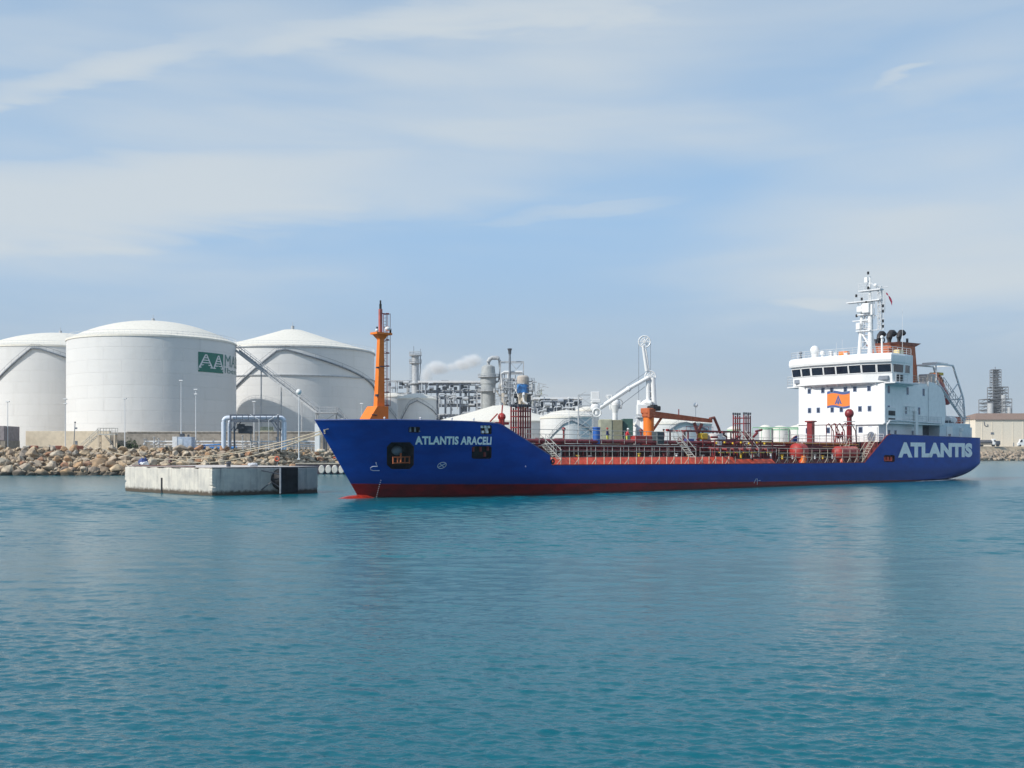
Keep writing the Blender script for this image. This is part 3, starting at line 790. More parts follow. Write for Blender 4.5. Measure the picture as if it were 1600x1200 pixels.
# bushes against the bund
for px, w, lab in ((183, .75, 'small dark bush at the foot of the bund steps'), (204, 1.15, 'larger dark bush against the bund wall between two lamp posts')):
    b_ = empty('bush', W(px, 695, 233)); b_.location.z = 5.0; tag(b_, lab, 'bush', 'bushes along the bund wall')
    m = MB(); rb = random.Random(px)
    for i in range(420):
        v = Vector((rb.gauss(0, .42), rb.gauss(0, .35), abs(rb.gauss(0, .5)))) * w * 1.5
        q = Euler((rb.uniform(0, 6), rb.uniform(0, 6), 0)).to_matrix(); s_ = .16
        m.add([v + q @ Vector(p) for p in ((-s_, 0, 0), (s_, 0, 0), (0, s_ * 2.2, 0))], [(0, 1, 2)])
    m.build('leaves', LEAF, b_); m = MB(); m.bar((0, 0, 0), (0, 0, w), .08); m.build('stem', mat('bark', (.1, .07, .05), .9), b_)

# lamp posts and floodlights ashore
def lamp(px, ybase, ytop, D, label, double=False, ball=False, r=.09, zb=None, head=.5):
    z0 = 5.0 if zb is None else zb; p = W(px, ytop, D)
    t = empty('lamp_post', (p.x, D, z0)); tag(t, label, 'lamp post', 'lamp posts along the terminal')
    H = p.z - z0
    m = MB(); m.bar((0, 0, 0), (0, 0, H), r * 1.25, r * .7, 8); m.box((0, 0, .15), (.5, .5, .3)); m.build('pole', WHITE2, t, smooth=True)
    m = MB()
    if ball: m.sph((0, 0, H + .1), head, 12, 8); 
    else:
        m.box((.0, 0, H + .05), (head * 1.5, .45, .22), bev=.04)
        if double: m.piece(); m.box((0, 0, H - .9), (head * 1.3, .4, .2), bev=.04)
    m.build_pieces('lamp_head', WHITE, t, smooth=ball); return t
lamp(12, 700, 628, 225, 'slim lamp post in front of the cut-off left tank')
lamp(102, 700, 624, 224, 'slim lamp post where the two left tanks overlap', double=True)
lamp(195, 700, 623, 224, 'slim lamp post beside the larger bush')
lamp(283, 700, 595, 224, 'taller lamp post left of the pale blue cabin')
lamp(306, 700, 609, 224, 'lamp post with two stacked heads right of the pale blue cabin', double=True)
lamp(397, 700, 628, 230, 'lamp post rising behind the pale pipe arch')
lamp(467, 722, 613, 214, 'round-headed lamp post nearest the ship bow', ball=True, r=.1, zb=3.0, head=.55)
lamp(1087, 690, 634, 165, 'round-headed lamp post behind the ship crane jib', ball=True, r=.06, zb=3.2, head=.36)
lamp(889, 690, 622, 168, 'thin pole standing among the process pipes behind the forward rails', r=.05, zb=3.2, head=.18)
lamp(565, 690, 631, 262, 'lamp post with a flat head left of the orange foremast', r=.06, head=.5)
ms = empty('instrument_mast', W(115, 697, 223)); ms.location.z = 5; tag(ms, 'dark instrument mast on the rocks left of the bund steps', 'mast')
m = MB(); m.bar((0, 0, 0), (.3, 0, 5.6), .08); m.sph((.3, 0, 5.6), .18); m.box((.45, 0, 4.4), (.5, .3, .35)); m.box((.55, 0, 1.4), (.4, .4, .8)); m.bar((.6, 0, 1.2), (-.3, 0, -.3), .12); m.build('mast_pole', GREY, ms)

# pale blocks along the rock crest
for i, (px, c_) in enumerate(((42, 0), (54, 1), (82, 0), (92, 1), (115, 0), (125, 1), (262, 0))):
    t = empty('kerb_block', W(px, 700, 219)); t.location.z = 5.15
    tag(t, ('pale concrete block', 'weathered red block')[c_] + ' on the rock crest ' + ('by the block building', 'just right of the block building', 'second pale block from the left building', 'second red block from the left building', 'under the instrument mast', 'right of the instrument mast', 'left of the pale blue cabin')[i], 'block', 'blocks on the rock crest')
    m = MB(); m.box((0, 0, .25), (1.25, .9, .8), rz=.1 * i, bev=.06); m.build('block', (CONC, mat('red_block', (.34, .12, .08), .9))[c_], t)

# cabin, pipe run and pipe arch
cb = empty('pale_cabin', W(287, 697, 222)); cb.location.z = 5.1; tag(cb, 'pale blue cabin with an open white door side beside the pipe arch', 'cabin')
m = MB(); m.bx(-1.0, 1.9, -1, 1.5, 0, 2.5, .04); m.build('wall', mat('cabin_blue', (.42, .50, .62), .6), cb)
m = MB(); m.bx(-2.0, -1.02, -1.05, 1.5, 0, 2.55, .03); m.build('white_annex', WHITE2, cb)
m = MB(); m.bx(-.75, .1, -1.06, -1.0, .05, 2.1); m.build('door', mat('cabin_door', (.55, .62, .70), .5), cb)
m = MB(); m.box((-.3, 0, 2.85), (.9, .8, .6), bev=.08); m.piece(); m.cyl((.9, .2, 2.5), .22, .5); m.build_pieces('roof_unit', DGREY, cb)
pr = empty('shore_pipe_run', W(300, 690, 226)); pr.location.z = 5.1; tag(pr, 'pale pipes on low supports running along the bund wall', 'pipework')
def XP(px, D=226): return (px - 800) * D / FPX - pr.location.x
m = MB()
for k, (zz, r_) in enumerate(((1.6, .16), (1.0, .13), (.55, .1))): m.path([(XP(226 + 9 * k), .1 * k, zz), (XP(345), .1 * k, zz), (XP(492), .1 * k, zz)], r_, 8)
m.build('pipe', WHITE2, pr, smooth=True)
m = MB(); m.path([(XP(308), -1, .3), (XP(372), -1, .3)], .3, 8); m.path([(XP(318), -1.4, .8), (XP(350), -1.4, 1.0), (XP(360), -1.4, .2)], .15, 8); m.build('blue_pump_line', LBLUE, pr, smooth=True)
m = MB()
for px in range(228, 495, 15): m.beam((XP(px), .3, 0), (XP(px), .3, 2.2), .12, .12); m.piece()
m.build_pieces('pipe_support', GALV, pr)
m = MB()
for px, z_ in ((227, 2.1), (242, 2.5), (249, 2.3), (380, 2.8), (393, 3.2), (404, 2.6), (433, 2.5), (447, 2.7), (460, 2.5)): m.bar((XP(px), -.5, 0), (XP(px), -.5, z_), .12); m.torus((XP(px), -.5, z_), .28, .06, n=10); m.sph((XP(px), -.5, z_ * .5), .3, 8, 6); m.piece()
m.build_pieces('valve', GREYW, pr)
fe = empty('yard_fence', W(430, 697, 222)); fe.location.z = 4.6; tag(fe, 'white post-and-rail fence on the crest between pipe arch and ship bow', 'fence')
m = MB(); rail(m, [((368 - 430) * .1306, 0, 0), ((494 - 430) * .1306, 3, 0)], 2.0, 3, 1.5, .05); m.build('fence_rail', WHITE2, fe)
ar = empty('pipe_arch', W(395, 697, 221)); ar.location.z = 5.0; tag(ar, 'arch of thick pale blue pipes over a dark steel frame', 'pipework')
def AX(px): return (px - 395) * 221 / FPX
def AZ(y): return CAMH + (HOR - y) * 221 / FPX - 5.0
def elbow(x0, x1, ztop, y, r, rc=.8):
    pts = [(x0, y, 0)]
    for i in range(7): a = pi / 2 * i / 6; pts.append((x0 + rc - rc * cos(a), y, ztop - rc + rc * sin(a)))
    for i in range(7): a = pi / 2 * i / 6; pts.append((x1 - rc + rc * sin(a), y, ztop - rc + rc * cos(a)))
    return pts + [(x1, y, 0)]
m = MB(); m.path(elbow(AX(349.5), AX(444), AZ(653), 0, .48), .48, 12); m.build('pipe', PIPEB, ar, smooth=True)
m = MB(); m.path(elbow(AX(356), AX(440), AZ(655), 1.3, .35), .35, 12); m.build('pipe', PIPEB, ar, smooth=True)
m = MB()
x0, x1 = AX(362), AX(436)
for y in (-.9, 2.2):
    for x in (x0, x1): m.beam((x, y, 0), (x, y, AZ(648)), .3, .3)
    m.beam((x0, y, AZ(649)), (x1, y, AZ(649)), .2, .3); m.beam((x0, y, AZ(658)), (x1, y, AZ(658)), .2, .3)
    m.beam((x0, y, AZ(674)), (x0 + 1.3, y, AZ(659)), .18, .18); m.beam((x1, y, AZ(674)), (x1 - 1.3, y, AZ(659)), .18, .18)
    for k in range(1, 8): x = x0 + (x1 - x0) * k / 8; m.beam((x, y, AZ(658)), (x, y, AZ(649)), .12, .12)
m.build('frame', mat('arch_frame_steel', (.10, .12, .16), .5), ar)
m = MB(); m.box((AX(378), 3, AZ(671)), (2.8, 1.2, 1.6), bev=.1); m.box((AX(372), 2.5, AZ(666)), (1.4, 1, 1)); m.build('pump_unit', DGREY, ar)
m = MB(); m.box((AX(412), 3, AZ(670)), (2.6, 1, 1.0), bev=.05); m.build('cream_cover', mat('cream_cover', (.65, .60, .42), .6), ar)
m = MB(); m.path([(AX(393), -1.2, AZ(648)), (AX(407), -1.2, AZ(656)), (AX(407), -1.2, 0)], .07, 6); m.path([(AX(437), -1.2, AZ(648)), (AX(422), -1.2, AZ(657)), (AX(422), -1.2, 0)], .07, 6); m.build('conduit', WHITE2, ar)
gp = empty('gangway_post', W(499, 703, 222)); gp.location.z = 4.6; tag(gp, 'white square column and dark post just left of the ship stem', 'column')
m = MB(); m.bx(-.85, .15, -.5, .5, 0, W(0, 662, 222).z - 4.6, .04); m.build('column', WHITE, gp)
m = MB(); m.bx(.8, 1.1, -.3, .3, 0, 3.2); m.bx(1.25, 1.55, -.3, .3, 0, 3.4); m.build('dark_post', DGREY, gp)
m = MB(); m.sph((.4, -.2, .2), .8, 10, 6, (1.3, 1, .5)); m.build('footing', BEIGE, gp)
for px, py, D, lab in ((433, 717, 216, 'orange lifebuoy hanging at the rocks left of the ship'), (523, 718, 232, 'orange lifebuoy close to the ship stem')):
    p = W(px, py, D); lb = empty('lifebuoy', p - Vector((0, 0, .5))); tag(lb, lab, 'lifebuoy', 'lifebuoys on the shore')
    m = MB(); m.torus((0, 0, .5), .42, .13, 'y', 18, 8); m.build('ring', mat('lifebuoy_orange', (.70, .11, .04), .6), lb, smooth=True)
    m = MB(); m.bar((0, .2, -1.4), (0, .2, .9), .05); m.build('stand', GREYW, lb)

# ---- concrete dolphin
dz = 2.82
dl = empty('mooring_dolphin', (-30.1, 109.1, 0), SA); tag(dl, 'large pale concrete dolphin block standing in the water left of the ship', 'mooring dolphin')
LX, LY = 12.6, 20.4    # local x along the ship's axis, y away
m = MB()
bm = bmesh.new(); bmesh.ops.create_cube(bm, size=1)
for v in bm.verts: v.co = Vector(((v.co.x + .5) * LX, (v.co.y + .5) * LY, -2 + (v.co.z + .5) * (dz + 2)))
bmesh.ops.subdivide_edges(bm, edges=bm.edges[:], cuts=30, use_grid_fill=True)
rj = random.Random(8)
for v in bm.verts:
    ex = [abs(v.co.x) < .01 or abs(v.co.x - LX) < .01, abs(v.co.y) < .01 or abs(v.co.y - LY) < .01, abs(v.co.z - dz) < .01]
    if sum(ex) >= 2:
        k = .04 + (.14 if rj.random() < .12 else .05 * rj.random())
        if ex[0]: v.co.x += k * (1 if v.co.x < 1 else -1)
        if ex[1]: v.co.y += k * (1 if v.co.y < 1 else -1)
        if ex[2]: v.co.z -= k
me = bpy.data.meshes.new('block'); bm.to_mesh(me); bm.free(); me.materials.append(CONC); ob = bpy.data.objects.new('block', me); COL.objects.link(ob); ob.parent = dl
m = MB(); m.bx(.02, LX - .02, .02, LY - .02, dz + .004, dz + .05); m.build('top_slab', mat('pale_slab', (.66, .60, .56), .85, var=.12, scale=1.2, bump=.2), dl)
m = MB(); m.bx(-.06, .04, 11.0 - .15, 11.0 + .15, .05, 1.65); m.build('dark_pile', RUBBER, dl)
m = MB(); m.bx(7.1, 9.15, -1.45, -1.25, .12, 2.78, .04); m.build('fender_panel', RUBBER, dl)
m = MB(); m.bx(7.02, 7.10, -1.5, -1.2, .1, 2.8); m.build('fender_edge', GREY, dl)
m = MB(); 
rs = []
for (yy, r_) in ((0.0, 1.15), (-.5, .9), (-.9, .6), (-1.25, .5)): rs.append([(7.9 + r_ * cos(2 * pi * i / 18), yy, 1.55 + r_ * sin(2 * pi * i / 18)) for i in range(18)])
m.loft(rs); m.build('fender_cone', RUBBER, dl, smooth=True)
m = MB()
for x, z_ in ((5.6, 2.5), (5.6, .5)): m.path([(x, -.05, z_), (6.4, -.7, (z_ + 1.5) / 2 + .3), (7.2, -1.3, z_ * .7 + .3)], .06, 5)
m.build('fender_chain', DGREY, dl)
m = MB(); m.cyl((3.5, 3, dz), .22, .42); m.sph((3.5, 3, dz + .45), .32, 10, 6, (1, 1, .5)); m.build('bollard', DGREY, dl, smooth=True)
m = MB(); m.bx(.05, .3, 4, 18.5, dz, dz + .16); m.build('kerb', mat('kerb_maroon', (.12, .06, .06), .8), dl)
# folded blue and white cover on the dolphin's far corner
cv = empty('folded_cover', SW(0, 0, 0)); P_ = Vector((-30.1, 109.1, 0)) + Vector((-sin(SA) * 17.2 + cos(SA) * .8, cos(SA) * 17.2 + sin(SA) * .8, 0)); cv.location = (P_.x, P_.y, dz)
tag(cv, 'crumpled blue and white cover on the left corner of the dolphin', 'cover')
def crumple(m, c, sx, sy, sz, seed):
    r_ = random.Random(seed); n, k = 12, 7; rs = []
    for j in range(1, k):
        t = pi * j / k; rs.append([(c[0] + sx * sin(t) * cos(2 * pi * i / n) * r_.uniform(.75, 1.2), c[1] + sy * sin(t) * sin(2 * pi * i / n) * r_.uniform(.75, 1.2), c[2] + max(0, sz * .5 * (1 - cos(t)) * r_.uniform(.85, 1.15))) for i in range(n)])
    m.loft(rs)
m = MB(); crumple(m, (0, 0, 0), .55, .5, .95, 3); m.build('blue_cover', mat('blue_tarp', (.04, .07, .22), .7), cv)
m = MB(); crumple(m, (.25, -.4, 0), .5, .4, .55, 5); m.build('white_cover', WHITE2, cv)
wb = empty('white_bag', (-30.1 + cos(SA) * 6.5 - sin(SA) * 3.2, 109.1 + sin(SA) * 6.5 + cos(SA) * 3.2, dz)); tag(wb, 'small pale bag lying near the black fender of the dolphin', 'bag')
m = MB(); crumple(m, (0, 0, 0), .55, .35, .45, 9); m.build('bag', mat('pale_sacking', (.55, .58, .62), .8), wb)

# ================================================================== PROCESS PLANT
def base(name, px, D, label, cat, z=5.2, group=None):
    t = empty(name, ((px - 800) * D / FPX, D, z)); tag(t, label, cat, group)
    X = lambda p: (p - px) * D / FPX
    Z = lambda y: CAMH + (HOR - y) * D / FPX - z
    return t, X, Z
# pipe rack left of the vessels
def piperack(px0, px1, ytop, ybot, D, bays, label, levels, roof=True, seed=1, mats=None):
    t, X, Z = base('pipe_rack', px0, D, label, 'pipe rack', group='steel pipe racks of the plant')
    r_ = random.Random(seed); x0, x1 = 0, X(px1); dp = 6.0
    m = MB()
    for i in range(bays + 1):
        x = x0 + (x1 - x0) * (i + (r_.uniform(-.28, .28) if 0 < i < bays else 0)) / bays
        cw = r_.choice((.26, .34, .5))
        for y in (0, dp): m.beam((x, y, 0), (x, y, Z(ytop if i % 3 else levels[0])), cw, cw)
        for l in levels: m.beam((x, 0, Z(l)), (x, dp, Z(l)), .3, .3)
    for l in levels:
        for y in (0, dp): m.beam((x0 + (x1 - x0) * r_.choice((0, 0, .12)), y, Z(l)), (x1 - (x1 - x0) * r_.choice((0, 0, .2)), y, Z(l)), r_.uniform(.2, .4), .34)
    for i in range(0, bays, 2):
        xa = x0 + (x1 - x0) * i / bays; xb = x0 + (x1 - x0) * (i + 1) / bays
        m.bar((xa, 0, Z(levels[-1])), (xb, 0, Z(levels[-2])), .12, n=4); m.bar((xb, 0, Z(levels[-1])), (xa, 0, Z(levels[-2])), .12, n=4)
    m.build('frame', mats or mat('rack_steel', (.13, .16, .21), .5, var=.15), t)
    m = MB()
    for l in levels[1:]:
        for k in range(5): m.bar((x0 - 1, 1 + k * 1.0, Z(l) + .45), (x1 + 1, 1 + k * 1.0, Z(l) + .45), r_.uniform(.15, .35), n=8)
    m.build('pipe', GREYW, t, smooth=True)
    m = MB()
    for i in range(bays * 7):
        x = r_.uniform(x0, x1); l = r_.choice(levels[:-1]); z = Z(l) + r_.uniform(-2.6, -.4); k = r_.random()
        if k < .35: m.path([(x, -.2, z), (x, -.2, z + 1.8), (x + r_.uniform(1, 3), -.2, z + 1.8), (x + 2.2, -.2, z - 1)], .2, 6)
        elif k < .7: m.cyl((x, 2, z - .8), r_.uniform(.4, .9), r_.uniform(1.2, 2.4), 10)
        else: m.box((x, 1.5, z), (r_.uniform(.8, 2.2), 1.5, r_.uniform(.7, 1.6)))
    tag(m.build('equipment', GREY, t, smooth=False), kind='stuff')
    m = MB()
    for i in range(bays * 6):
        x = r_.uniform(x0, x1 - 2); l = r_.choice(levels[:-1]); z = Z(l) + r_.uniform(-2.8, .6); k = r_.random(); w = r_.uniform(.12, .3)
        if k < .4: m.path([(x, -.6, z - r_.uniform(.5, 2)), (x, -.6, z), (x + .3, -.6, z + .3), (x + r_.uniform(1, 4), -.6, z + .3)], w, 6)
        elif k < .75: m.bar((x, -.5, z - 1.5), (x, -.5, z + r_.uniform(0, 2)), w, n=6)
        else: m.bar((x, -.8, z), (x + r_.uniform(.8, 2.2), -.8, z), r_.uniform(.4, .75), n=10)
    tag(m.build('pale_pipework', mat('blue_grey_pipe', (.27, .31, .37), .45, var=.3, scale=.2, col2=(.55, .57, .58)), t, smooth=True), kind='stuff')
    if roof:
        m = MB(); m.bx(x0 - .5, x1 + .5, -.5, dp + .5, Z(ytop), Z(ytop) + .7); m.build('roof_tray', WHITE2, t)
    return t
piperack(655, 756, 598, 700, 392, 8, 'grey steel pipe rack left of the tall process vessel', [600, 612, 622, 634, 650, 668], seed=2)
piperack(606, 648, 594, 700, 402, 3, 'open steel rack right beside the orange foremast', [595, 616, 640, 668], roof=False, seed=5, mats=GREYW)
piperack(836, 908, 624, 700, 345, 6, 'white-roofed pipe rack behind the dome-topped tank', [627, 641, 655, 675], seed=9)
# steam around low vessels inside the racks
# column with platforms
t, X, Z = base('process_column', 649, 398, 'slender grey column with two railed platforms, right of the foremast', 'process column')
m = MB(); m.lathe((0, 0, 0), [(1.45, 0), (1.45, Z(598)), (1.3, Z(596)), (1.3, Z(560)), (1.3, Z(556))], 20); m.build('shell', GREYW, t, smooth=True)
for i, y in enumerate((600, 568, 556)):
    m = MB(); c = (0, 0, Z(y)); m.lathe(c, [(2.3, 0), (2.3, .25)], 12)
    if i: 
        for h in (.7, 1.4): m.torus((0, 0, c[2] + h), 2.25, .07, n=12, m=4)
        for k in range(12): a_ = 2 * pi * k / 12; m.bar((2.25 * cos(a_), 2.25 * sin(a_), c[2]), (2.25 * cos(a_), 2.25 * sin(a_), c[2] + 1.4), .06, n=4)
    m.build('platform', GREYW, t)
m = MB(); m.bar((-.6, 0, Z(556)), (-.6, 0, Z(541)), .09); m.bar((1.7, 0, Z(556)), (1.9, 0, Z(545)), .09); m.path([(1.4, -1, Z(600)), (1.9, -1, Z(580)), (1.9, -1, Z(556))], .18, 6); ladder(m, (-1.6, -.6, 0), (-1.6, -.6, Z(556)), .6, (1, 0, 0), 40, .05); m.build('antenna', GREY, t)
# tall vessel with overhead duct
t, X, Z = base('process_vessel', 763, 382, 'tall grey insulated vessel with a swan-neck duct on top', 'process vessel')
m = MB(); m.lathe((0, 0, 0), [(2.5, 0), (2.5, Z(613)), (2.55, Z(612)), (2.55, Z(601)), (2.75, Z(600)), (2.75, Z(585)), (2.5, Z(584)), (2.3, Z(573)), (1.6, Z(571)), (.9, Z(570))], 24); m.build('shell', mat('lagged_vessel', (.42, .44, .44), .45, var=.1, streak=.3), t, smooth=True)
m = MB(); m.path([(0, 0, Z(573)), (0, 0, Z(565)), (.5, 0, Z(561)), (1.4, 0, Z(559)), (3.2, 0, Z(559)), (3.5, 0, Z(560.5))], .75, 12); m.path([(3.3, 0, Z(559.5)), (3.9, 0, Z(563)), (3.9, 0, Z(595)), (2.5, 0, Z(597))], .5, 8); m.build('duct', GREYW, t, smooth=True)
m = MB()
for y in (590, 612):
    m.lathe((0, 0, Z(y)), [(3.7, 0), (3.7, .3)], 16)
    for h in (.6, 1.2): m.torus((0, 0, Z(y) + h), 3.65, .06, n=16, m=4)
    for k in range(16): a_ = 2 * pi * k / 16; m.bar((3.65 * cos(a_), 3.65 * sin(a_), Z(y)), (3.65 * cos(a_), 3.65 * sin(a_), Z(y) + 1.2), .05, n=4)
m.build('platform', GREYW, t)
m = MB(); ladder(m, (-3.2, -1.5, 0), (-3.2, -1.5, Z(612)), 1.4, (1, 0, 0), 18, .12); m.build('ladder', WHITE2, t)
# tangle of frames and pipes
t, X, Z = base('process_unit', 783, 378, 'open frame full of pipework and exchangers between the vessel and the blue-banded drum', 'process unit')
m = MB()
for px in (782, 796, 818): 
    for y in (0, 5): m.beam((X(px), y, 0), (X(px), y, Z(565)), .3, .3)
for l in (565, 583, 609, 618, 634):
    for y in (0, 5): m.beam((X(782), y, Z(l)), (X(818), y, Z(l)), .35, .3)
m.bar((X(797), 0, Z(566)), (X(807), 0, Z(577)), .1); m.bar((X(817), 0, Z(566)), (X(807), 0, Z(577)), .1)
m.build('frame', GREYW, t)
m = MB(); m.path([(X(784), -1, Z(609)), (X(784), -1, Z(584)), (X(788), -1, Z(581.5)), (X(816), -1, Z(581.5))], .42, 10)
m.path([(X(786.5), -1.5, Z(606)), (X(786.5), -1.5, Z(592)), (X(792), -1.5, Z(592)), (X(792), -1.5, Z(606))], .25, 8); m.path([(X(800), -1.5, Z(608)), (X(800), -1.5, Z(594)), (X(803), -1.5, Z(591)), (X(806), -1.5, Z(594)), (X(806), -1.5, Z(612))], .28, 8)
m.path([(X(794), -1, Z(606)), (X(794), -1, Z(584))], .3, 8); m.path([(X(809), -1, Z(620)), (X(809), -1, Z(590)), (X(812), -1, Z(588))], .2, 8); m.build('pipe', WHITE2, t, smooth=True)
m = MB(); m.bar((X(788), -1, Z(640)), (X(788), -1, Z(614)), 1.0, n=14); m.bar((X(813.5), -1, Z(640)), (X(813.5), -1, Z(617)), .9, n=14); m.bar((X(779), -.5, Z(604)), (X(786), -.5, Z(604)), .9, n=12); m.bar((X(775), -.5, Z(610)), (X(783), -.5, Z(622)), .25); m.build('exchanger', mat('exchanger_lagging', (.45, .41, .35), .5, var=.1), t, smooth=True)
m = MB(); 
r_ = random.Random(11)
for i in range(110):
    px = r_.uniform(783, 832); x = X(px); z = Z(r_.uniform(590 if px < 806 else 616, 640)); y = r_.uniform(.5, 4); k = r_.random()
    if k < .5: m.bar((x, y, z), (x, y, z + r_.uniform(1, 4)), r_.uniform(.1, .3))
    elif k < .8: m.bar((x, y, z), (x + r_.uniform(1, 3.5), y, z), r_.uniform(.1, .35))
    else: m.sph((x, y, z), r_.uniform(.4, .8), 8, 6)
tag(m.build('pipe_cluster', GREY, t), kind='stuff')
m = MB(); m.bx(X(776), X(846), 0, 5, Z(634), Z(632.5)); m.bx(X(795), X(832), -1, 5, Z(616), Z(615)); rail(m, [(X(795), -1, Z(615)), (X(832), -1, Z(615))], 1.2, 2, 1.2, .06)
for i in range(6): m.beam((X(773), -.8, Z(617 + i * 3.4)), (X(783), -.8, Z(616 + i * 3.4)), .1, .22)
m.build('platform', GREYW, t)
t, X, Z = base('vent_stack', 796.5, 376, 'thin dark vent stack rising highest above the process frame', 'vent stack')
m = MB(); m.bar((0, 0, 0), (0, 0, Z(553)), .45, .38, 10); m.build('pipe', GREY, t, smooth=True)
m = MB(); m.lathe((0, 0, Z(553)), [(.5, 0), (.55, 1.0), (.7, 1.4), (.85, 1.8), (.5, 1.9)], 12); m.build('tip', DGREY, t, smooth=True)
t, X, Z = base('banded_drum', 817, 370, 'beige lagged drum with a bright blue band and side platforms', 'process vessel')
m = MB(); m.lathe((0, 0, Z(600)), [(2.0, 0), (2.05, .1), (2.05, Z(589) - Z(600)), (1.6, Z(587) - Z(600)), (.02, Z(586) - Z(600))], 24); m.build('shell', mat('beige_lagging', (.52, .46, .40), .5, var=.08), t, smooth=True)
m = MB(); m.cyl((0, 0, Z(614)), 2.0, Z(601) - Z(614), 24); m.build('band', LBLUE, t, smooth=True)
m = MB(); m.cyl((0, 0, 0), 1.3, Z(614), 16); m.build('skirt', BEIGE, t, smooth=True)
m = MB()
for k in range(4): m.box((X(829), 0, Z(596 + k * 5)), (3.0, 3, .22)); rail(m, [(X(822), -1.4, Z(596 + k * 5)), (X(835), -1.4, Z(596 + k * 5))], 1.0, 2, 1, .06)
m.beam((X(832), 0, 0), (X(832), 0, Z(594)), .3, .3); m.build('platform', GREY, t)
m = MB(); stairflight(m, (X(846), -2, Z(615)), (X(831), -2, Z(636)), 1.3); m.build('stair', mat('yellow_green_steel', (.42, .42, .20), .6), t)
m = MB(); m.path([(X(818), -1.5, Z(614)), (X(818), -2.5, Z(618)), (X(818), -2.5, Z(628)), (X(824), -2.5, Z(632))], .45, 10); m.build('outlet_pipe', WHITE2, t, smooth=True)
m = MB(); r_ = random.Random(31)
for i in range(70):
    px = r_.choice((r_.uniform(770, 806), r_.uniform(829, 850))); x = X(px); z = Z(r_.uniform(598, 640)); w = r_.uniform(.1, .28); k = r_.random()
    if k < .35: m.bar((x, -3, z - 1.5), (x, -3, z + r_.uniform(0, 2.5)), w, n=6)
    elif k < .6: m.path([(x, -3, z - 1), (x, -3, z), (x + .4, -3, z + .4), (x + r_.uniform(1, 3), -3, z + .4)], w, 6)
    elif k < .8: m.beam((x, -3.2, z), (x + r_.uniform(1, 4), -3.2, z + r_.uniform(-.8, .8)), .16, .2)
    else: m.cyl((x, -3, z - .6), r_.uniform(.3, .7), r_.uniform(.6, 1.6), 10)
tag(m.build('pale_pipework', GREYW, t, smooth=True), kind='stuff')
m = MB()
for y in (597, 606, 622, 630):
    rail(m, [(X(786), -3.4, Z(y)), (X(806), -3.4, Z(y))], 1.1, 2, 1.5, .06); m.bx(X(786), X(806), -3.5, -2.4, Z(y) - .2, Z(y))
    if y == 606: break
m.build('walkway', GREYW, t)
# white loading arms on the jetty behind the ship
t, X, Z = base('loading_jetty', 1000, 158, 'concrete loading jetty mostly hidden behind the tanker', 'jetty', z=0)
m = MB(); m.bx(-12, 18, 0, 12, 2.6, 3.3, .05)
for x in range(-11, 18, 4):
    for y in (1, 6, 11): m.cyl((x, y, -2), .45, 4.6, 10)
m.build('deck', CONC, t)
t, X, Z = base('marine_loader', 1016, 160, 'tall white marine loading arm folded upright with its sheave wheels on top', 'loading arm', z=3.3)
m = MB(); m.lathe((X(1006), 0, 0), [(1.3, 0), (1.1, 1.5), (.8, 3), (.75, Z(652))], 16); m.box((X(1005), 0, Z(640)), (1.9, 1.6, 1.6), bev=.1); m.path([(X(1002), 0, Z(634)), (X(1010), -.4, Z(629)), (X(1016), -.5, Z(631))], .5, 10); m.cyl((X(1000), 0, Z(634)), .45, .8); m.build('riser', WHITE, t, smooth=True)
m = MB()
m.bar((X(1013), 0, Z(638)), (X(1012.5), 0, Z(590)), .3, n=10); m.bar((X(1022.5), 0, Z(640)), (X(1020), 0, Z(590)), .36, n=10); m.bar((X(1017.5), .4, Z(626)), (X(1014), .4, Z(592)), .2, n=8)
for y in (600, 612, 622): m.bar((X(1012.5), 0, Z(y)), (X(1021), 0, Z(y)), .12)
m.build('lower_arm', WHITE, t, smooth=True)
m = MB(); m.bar((X(1010.5), 0, Z(580)), (X(1004.5), 0, Z(540)), .27, .2, 10); m.bar((X(1014), 0, Z(580)), (X(1009), 0, Z(545)), .14); m.build('upper_arm', WHITE, t, smooth=True)
m = MB(); m.bar((X(1013), -.3, Z(590)), (X(983), -.3, Z(607)), .3, n=10); m.bar((X(984), -.3, Z(606.5)), (X(935), -.3, Z(639)), .34, n=10); m.sph((X(982), -.3, Z(608)), .42, 10, 6); m.build('outboard_arm', WHITE, t, smooth=True)
def sheave(m, x, y, z, R, k=8):
    m.torus((x, y, z), R, .1, 'y', 22, 6); m.torus((x, y, z), R * .62, .05, 'y', 16, 4)
    for i in range(k): a_ = 2 * pi * i / k; m.bar((x, y, z), (x + R * cos(a_), y, z + R * sin(a_)), .06, n=4)
    m.bar((x, y - .25, z), (x, y + .25, z), .22, n=8)
m = MB(); sheave(m, X(1007), 0, Z(534), .86); m.build('sheave', WHITE, t)
m = MB(); sheave(m, X(1016), 0, Z(588), .78); m.build('sheave', WHITE, t)
m = MB(); 
for a_, b_ in (((998, 534), (998, 640)), ((1016.5, 534), (1016.5, 588)), ((1008, 583), (962, 614)), ((1008, 604), (966, 636))): m.bar((X(a_[0]), 0, Z(a_[1])), (X(b_[0]), 0, Z(b_[1])), .03, n=4)
m.build('cable', GREY, t)
m = MB(); 
for y in (652, 672): m.box((X(1006), 0, Z(y)), (2.4, 2.2, .12))
m.prism([(X(994), -.6), (X(1012), -.6), (X(1012), .8), (X(994), .8)], 0, Z(668)); m.beam((X(996), 0, Z(668)), (X(1004), 0, Z(645)), .9, .9); m.build('base_housing', WHITE2, t)
m = MB(); m.box((X(929.5), -.5, Z(619)), (1.25, .5, 1.25), bev=.05); m.box((X(931), -.5, Z(627)), (1.3, .6, .5), bev=.05); m.build('counterweight', WHITE, t)
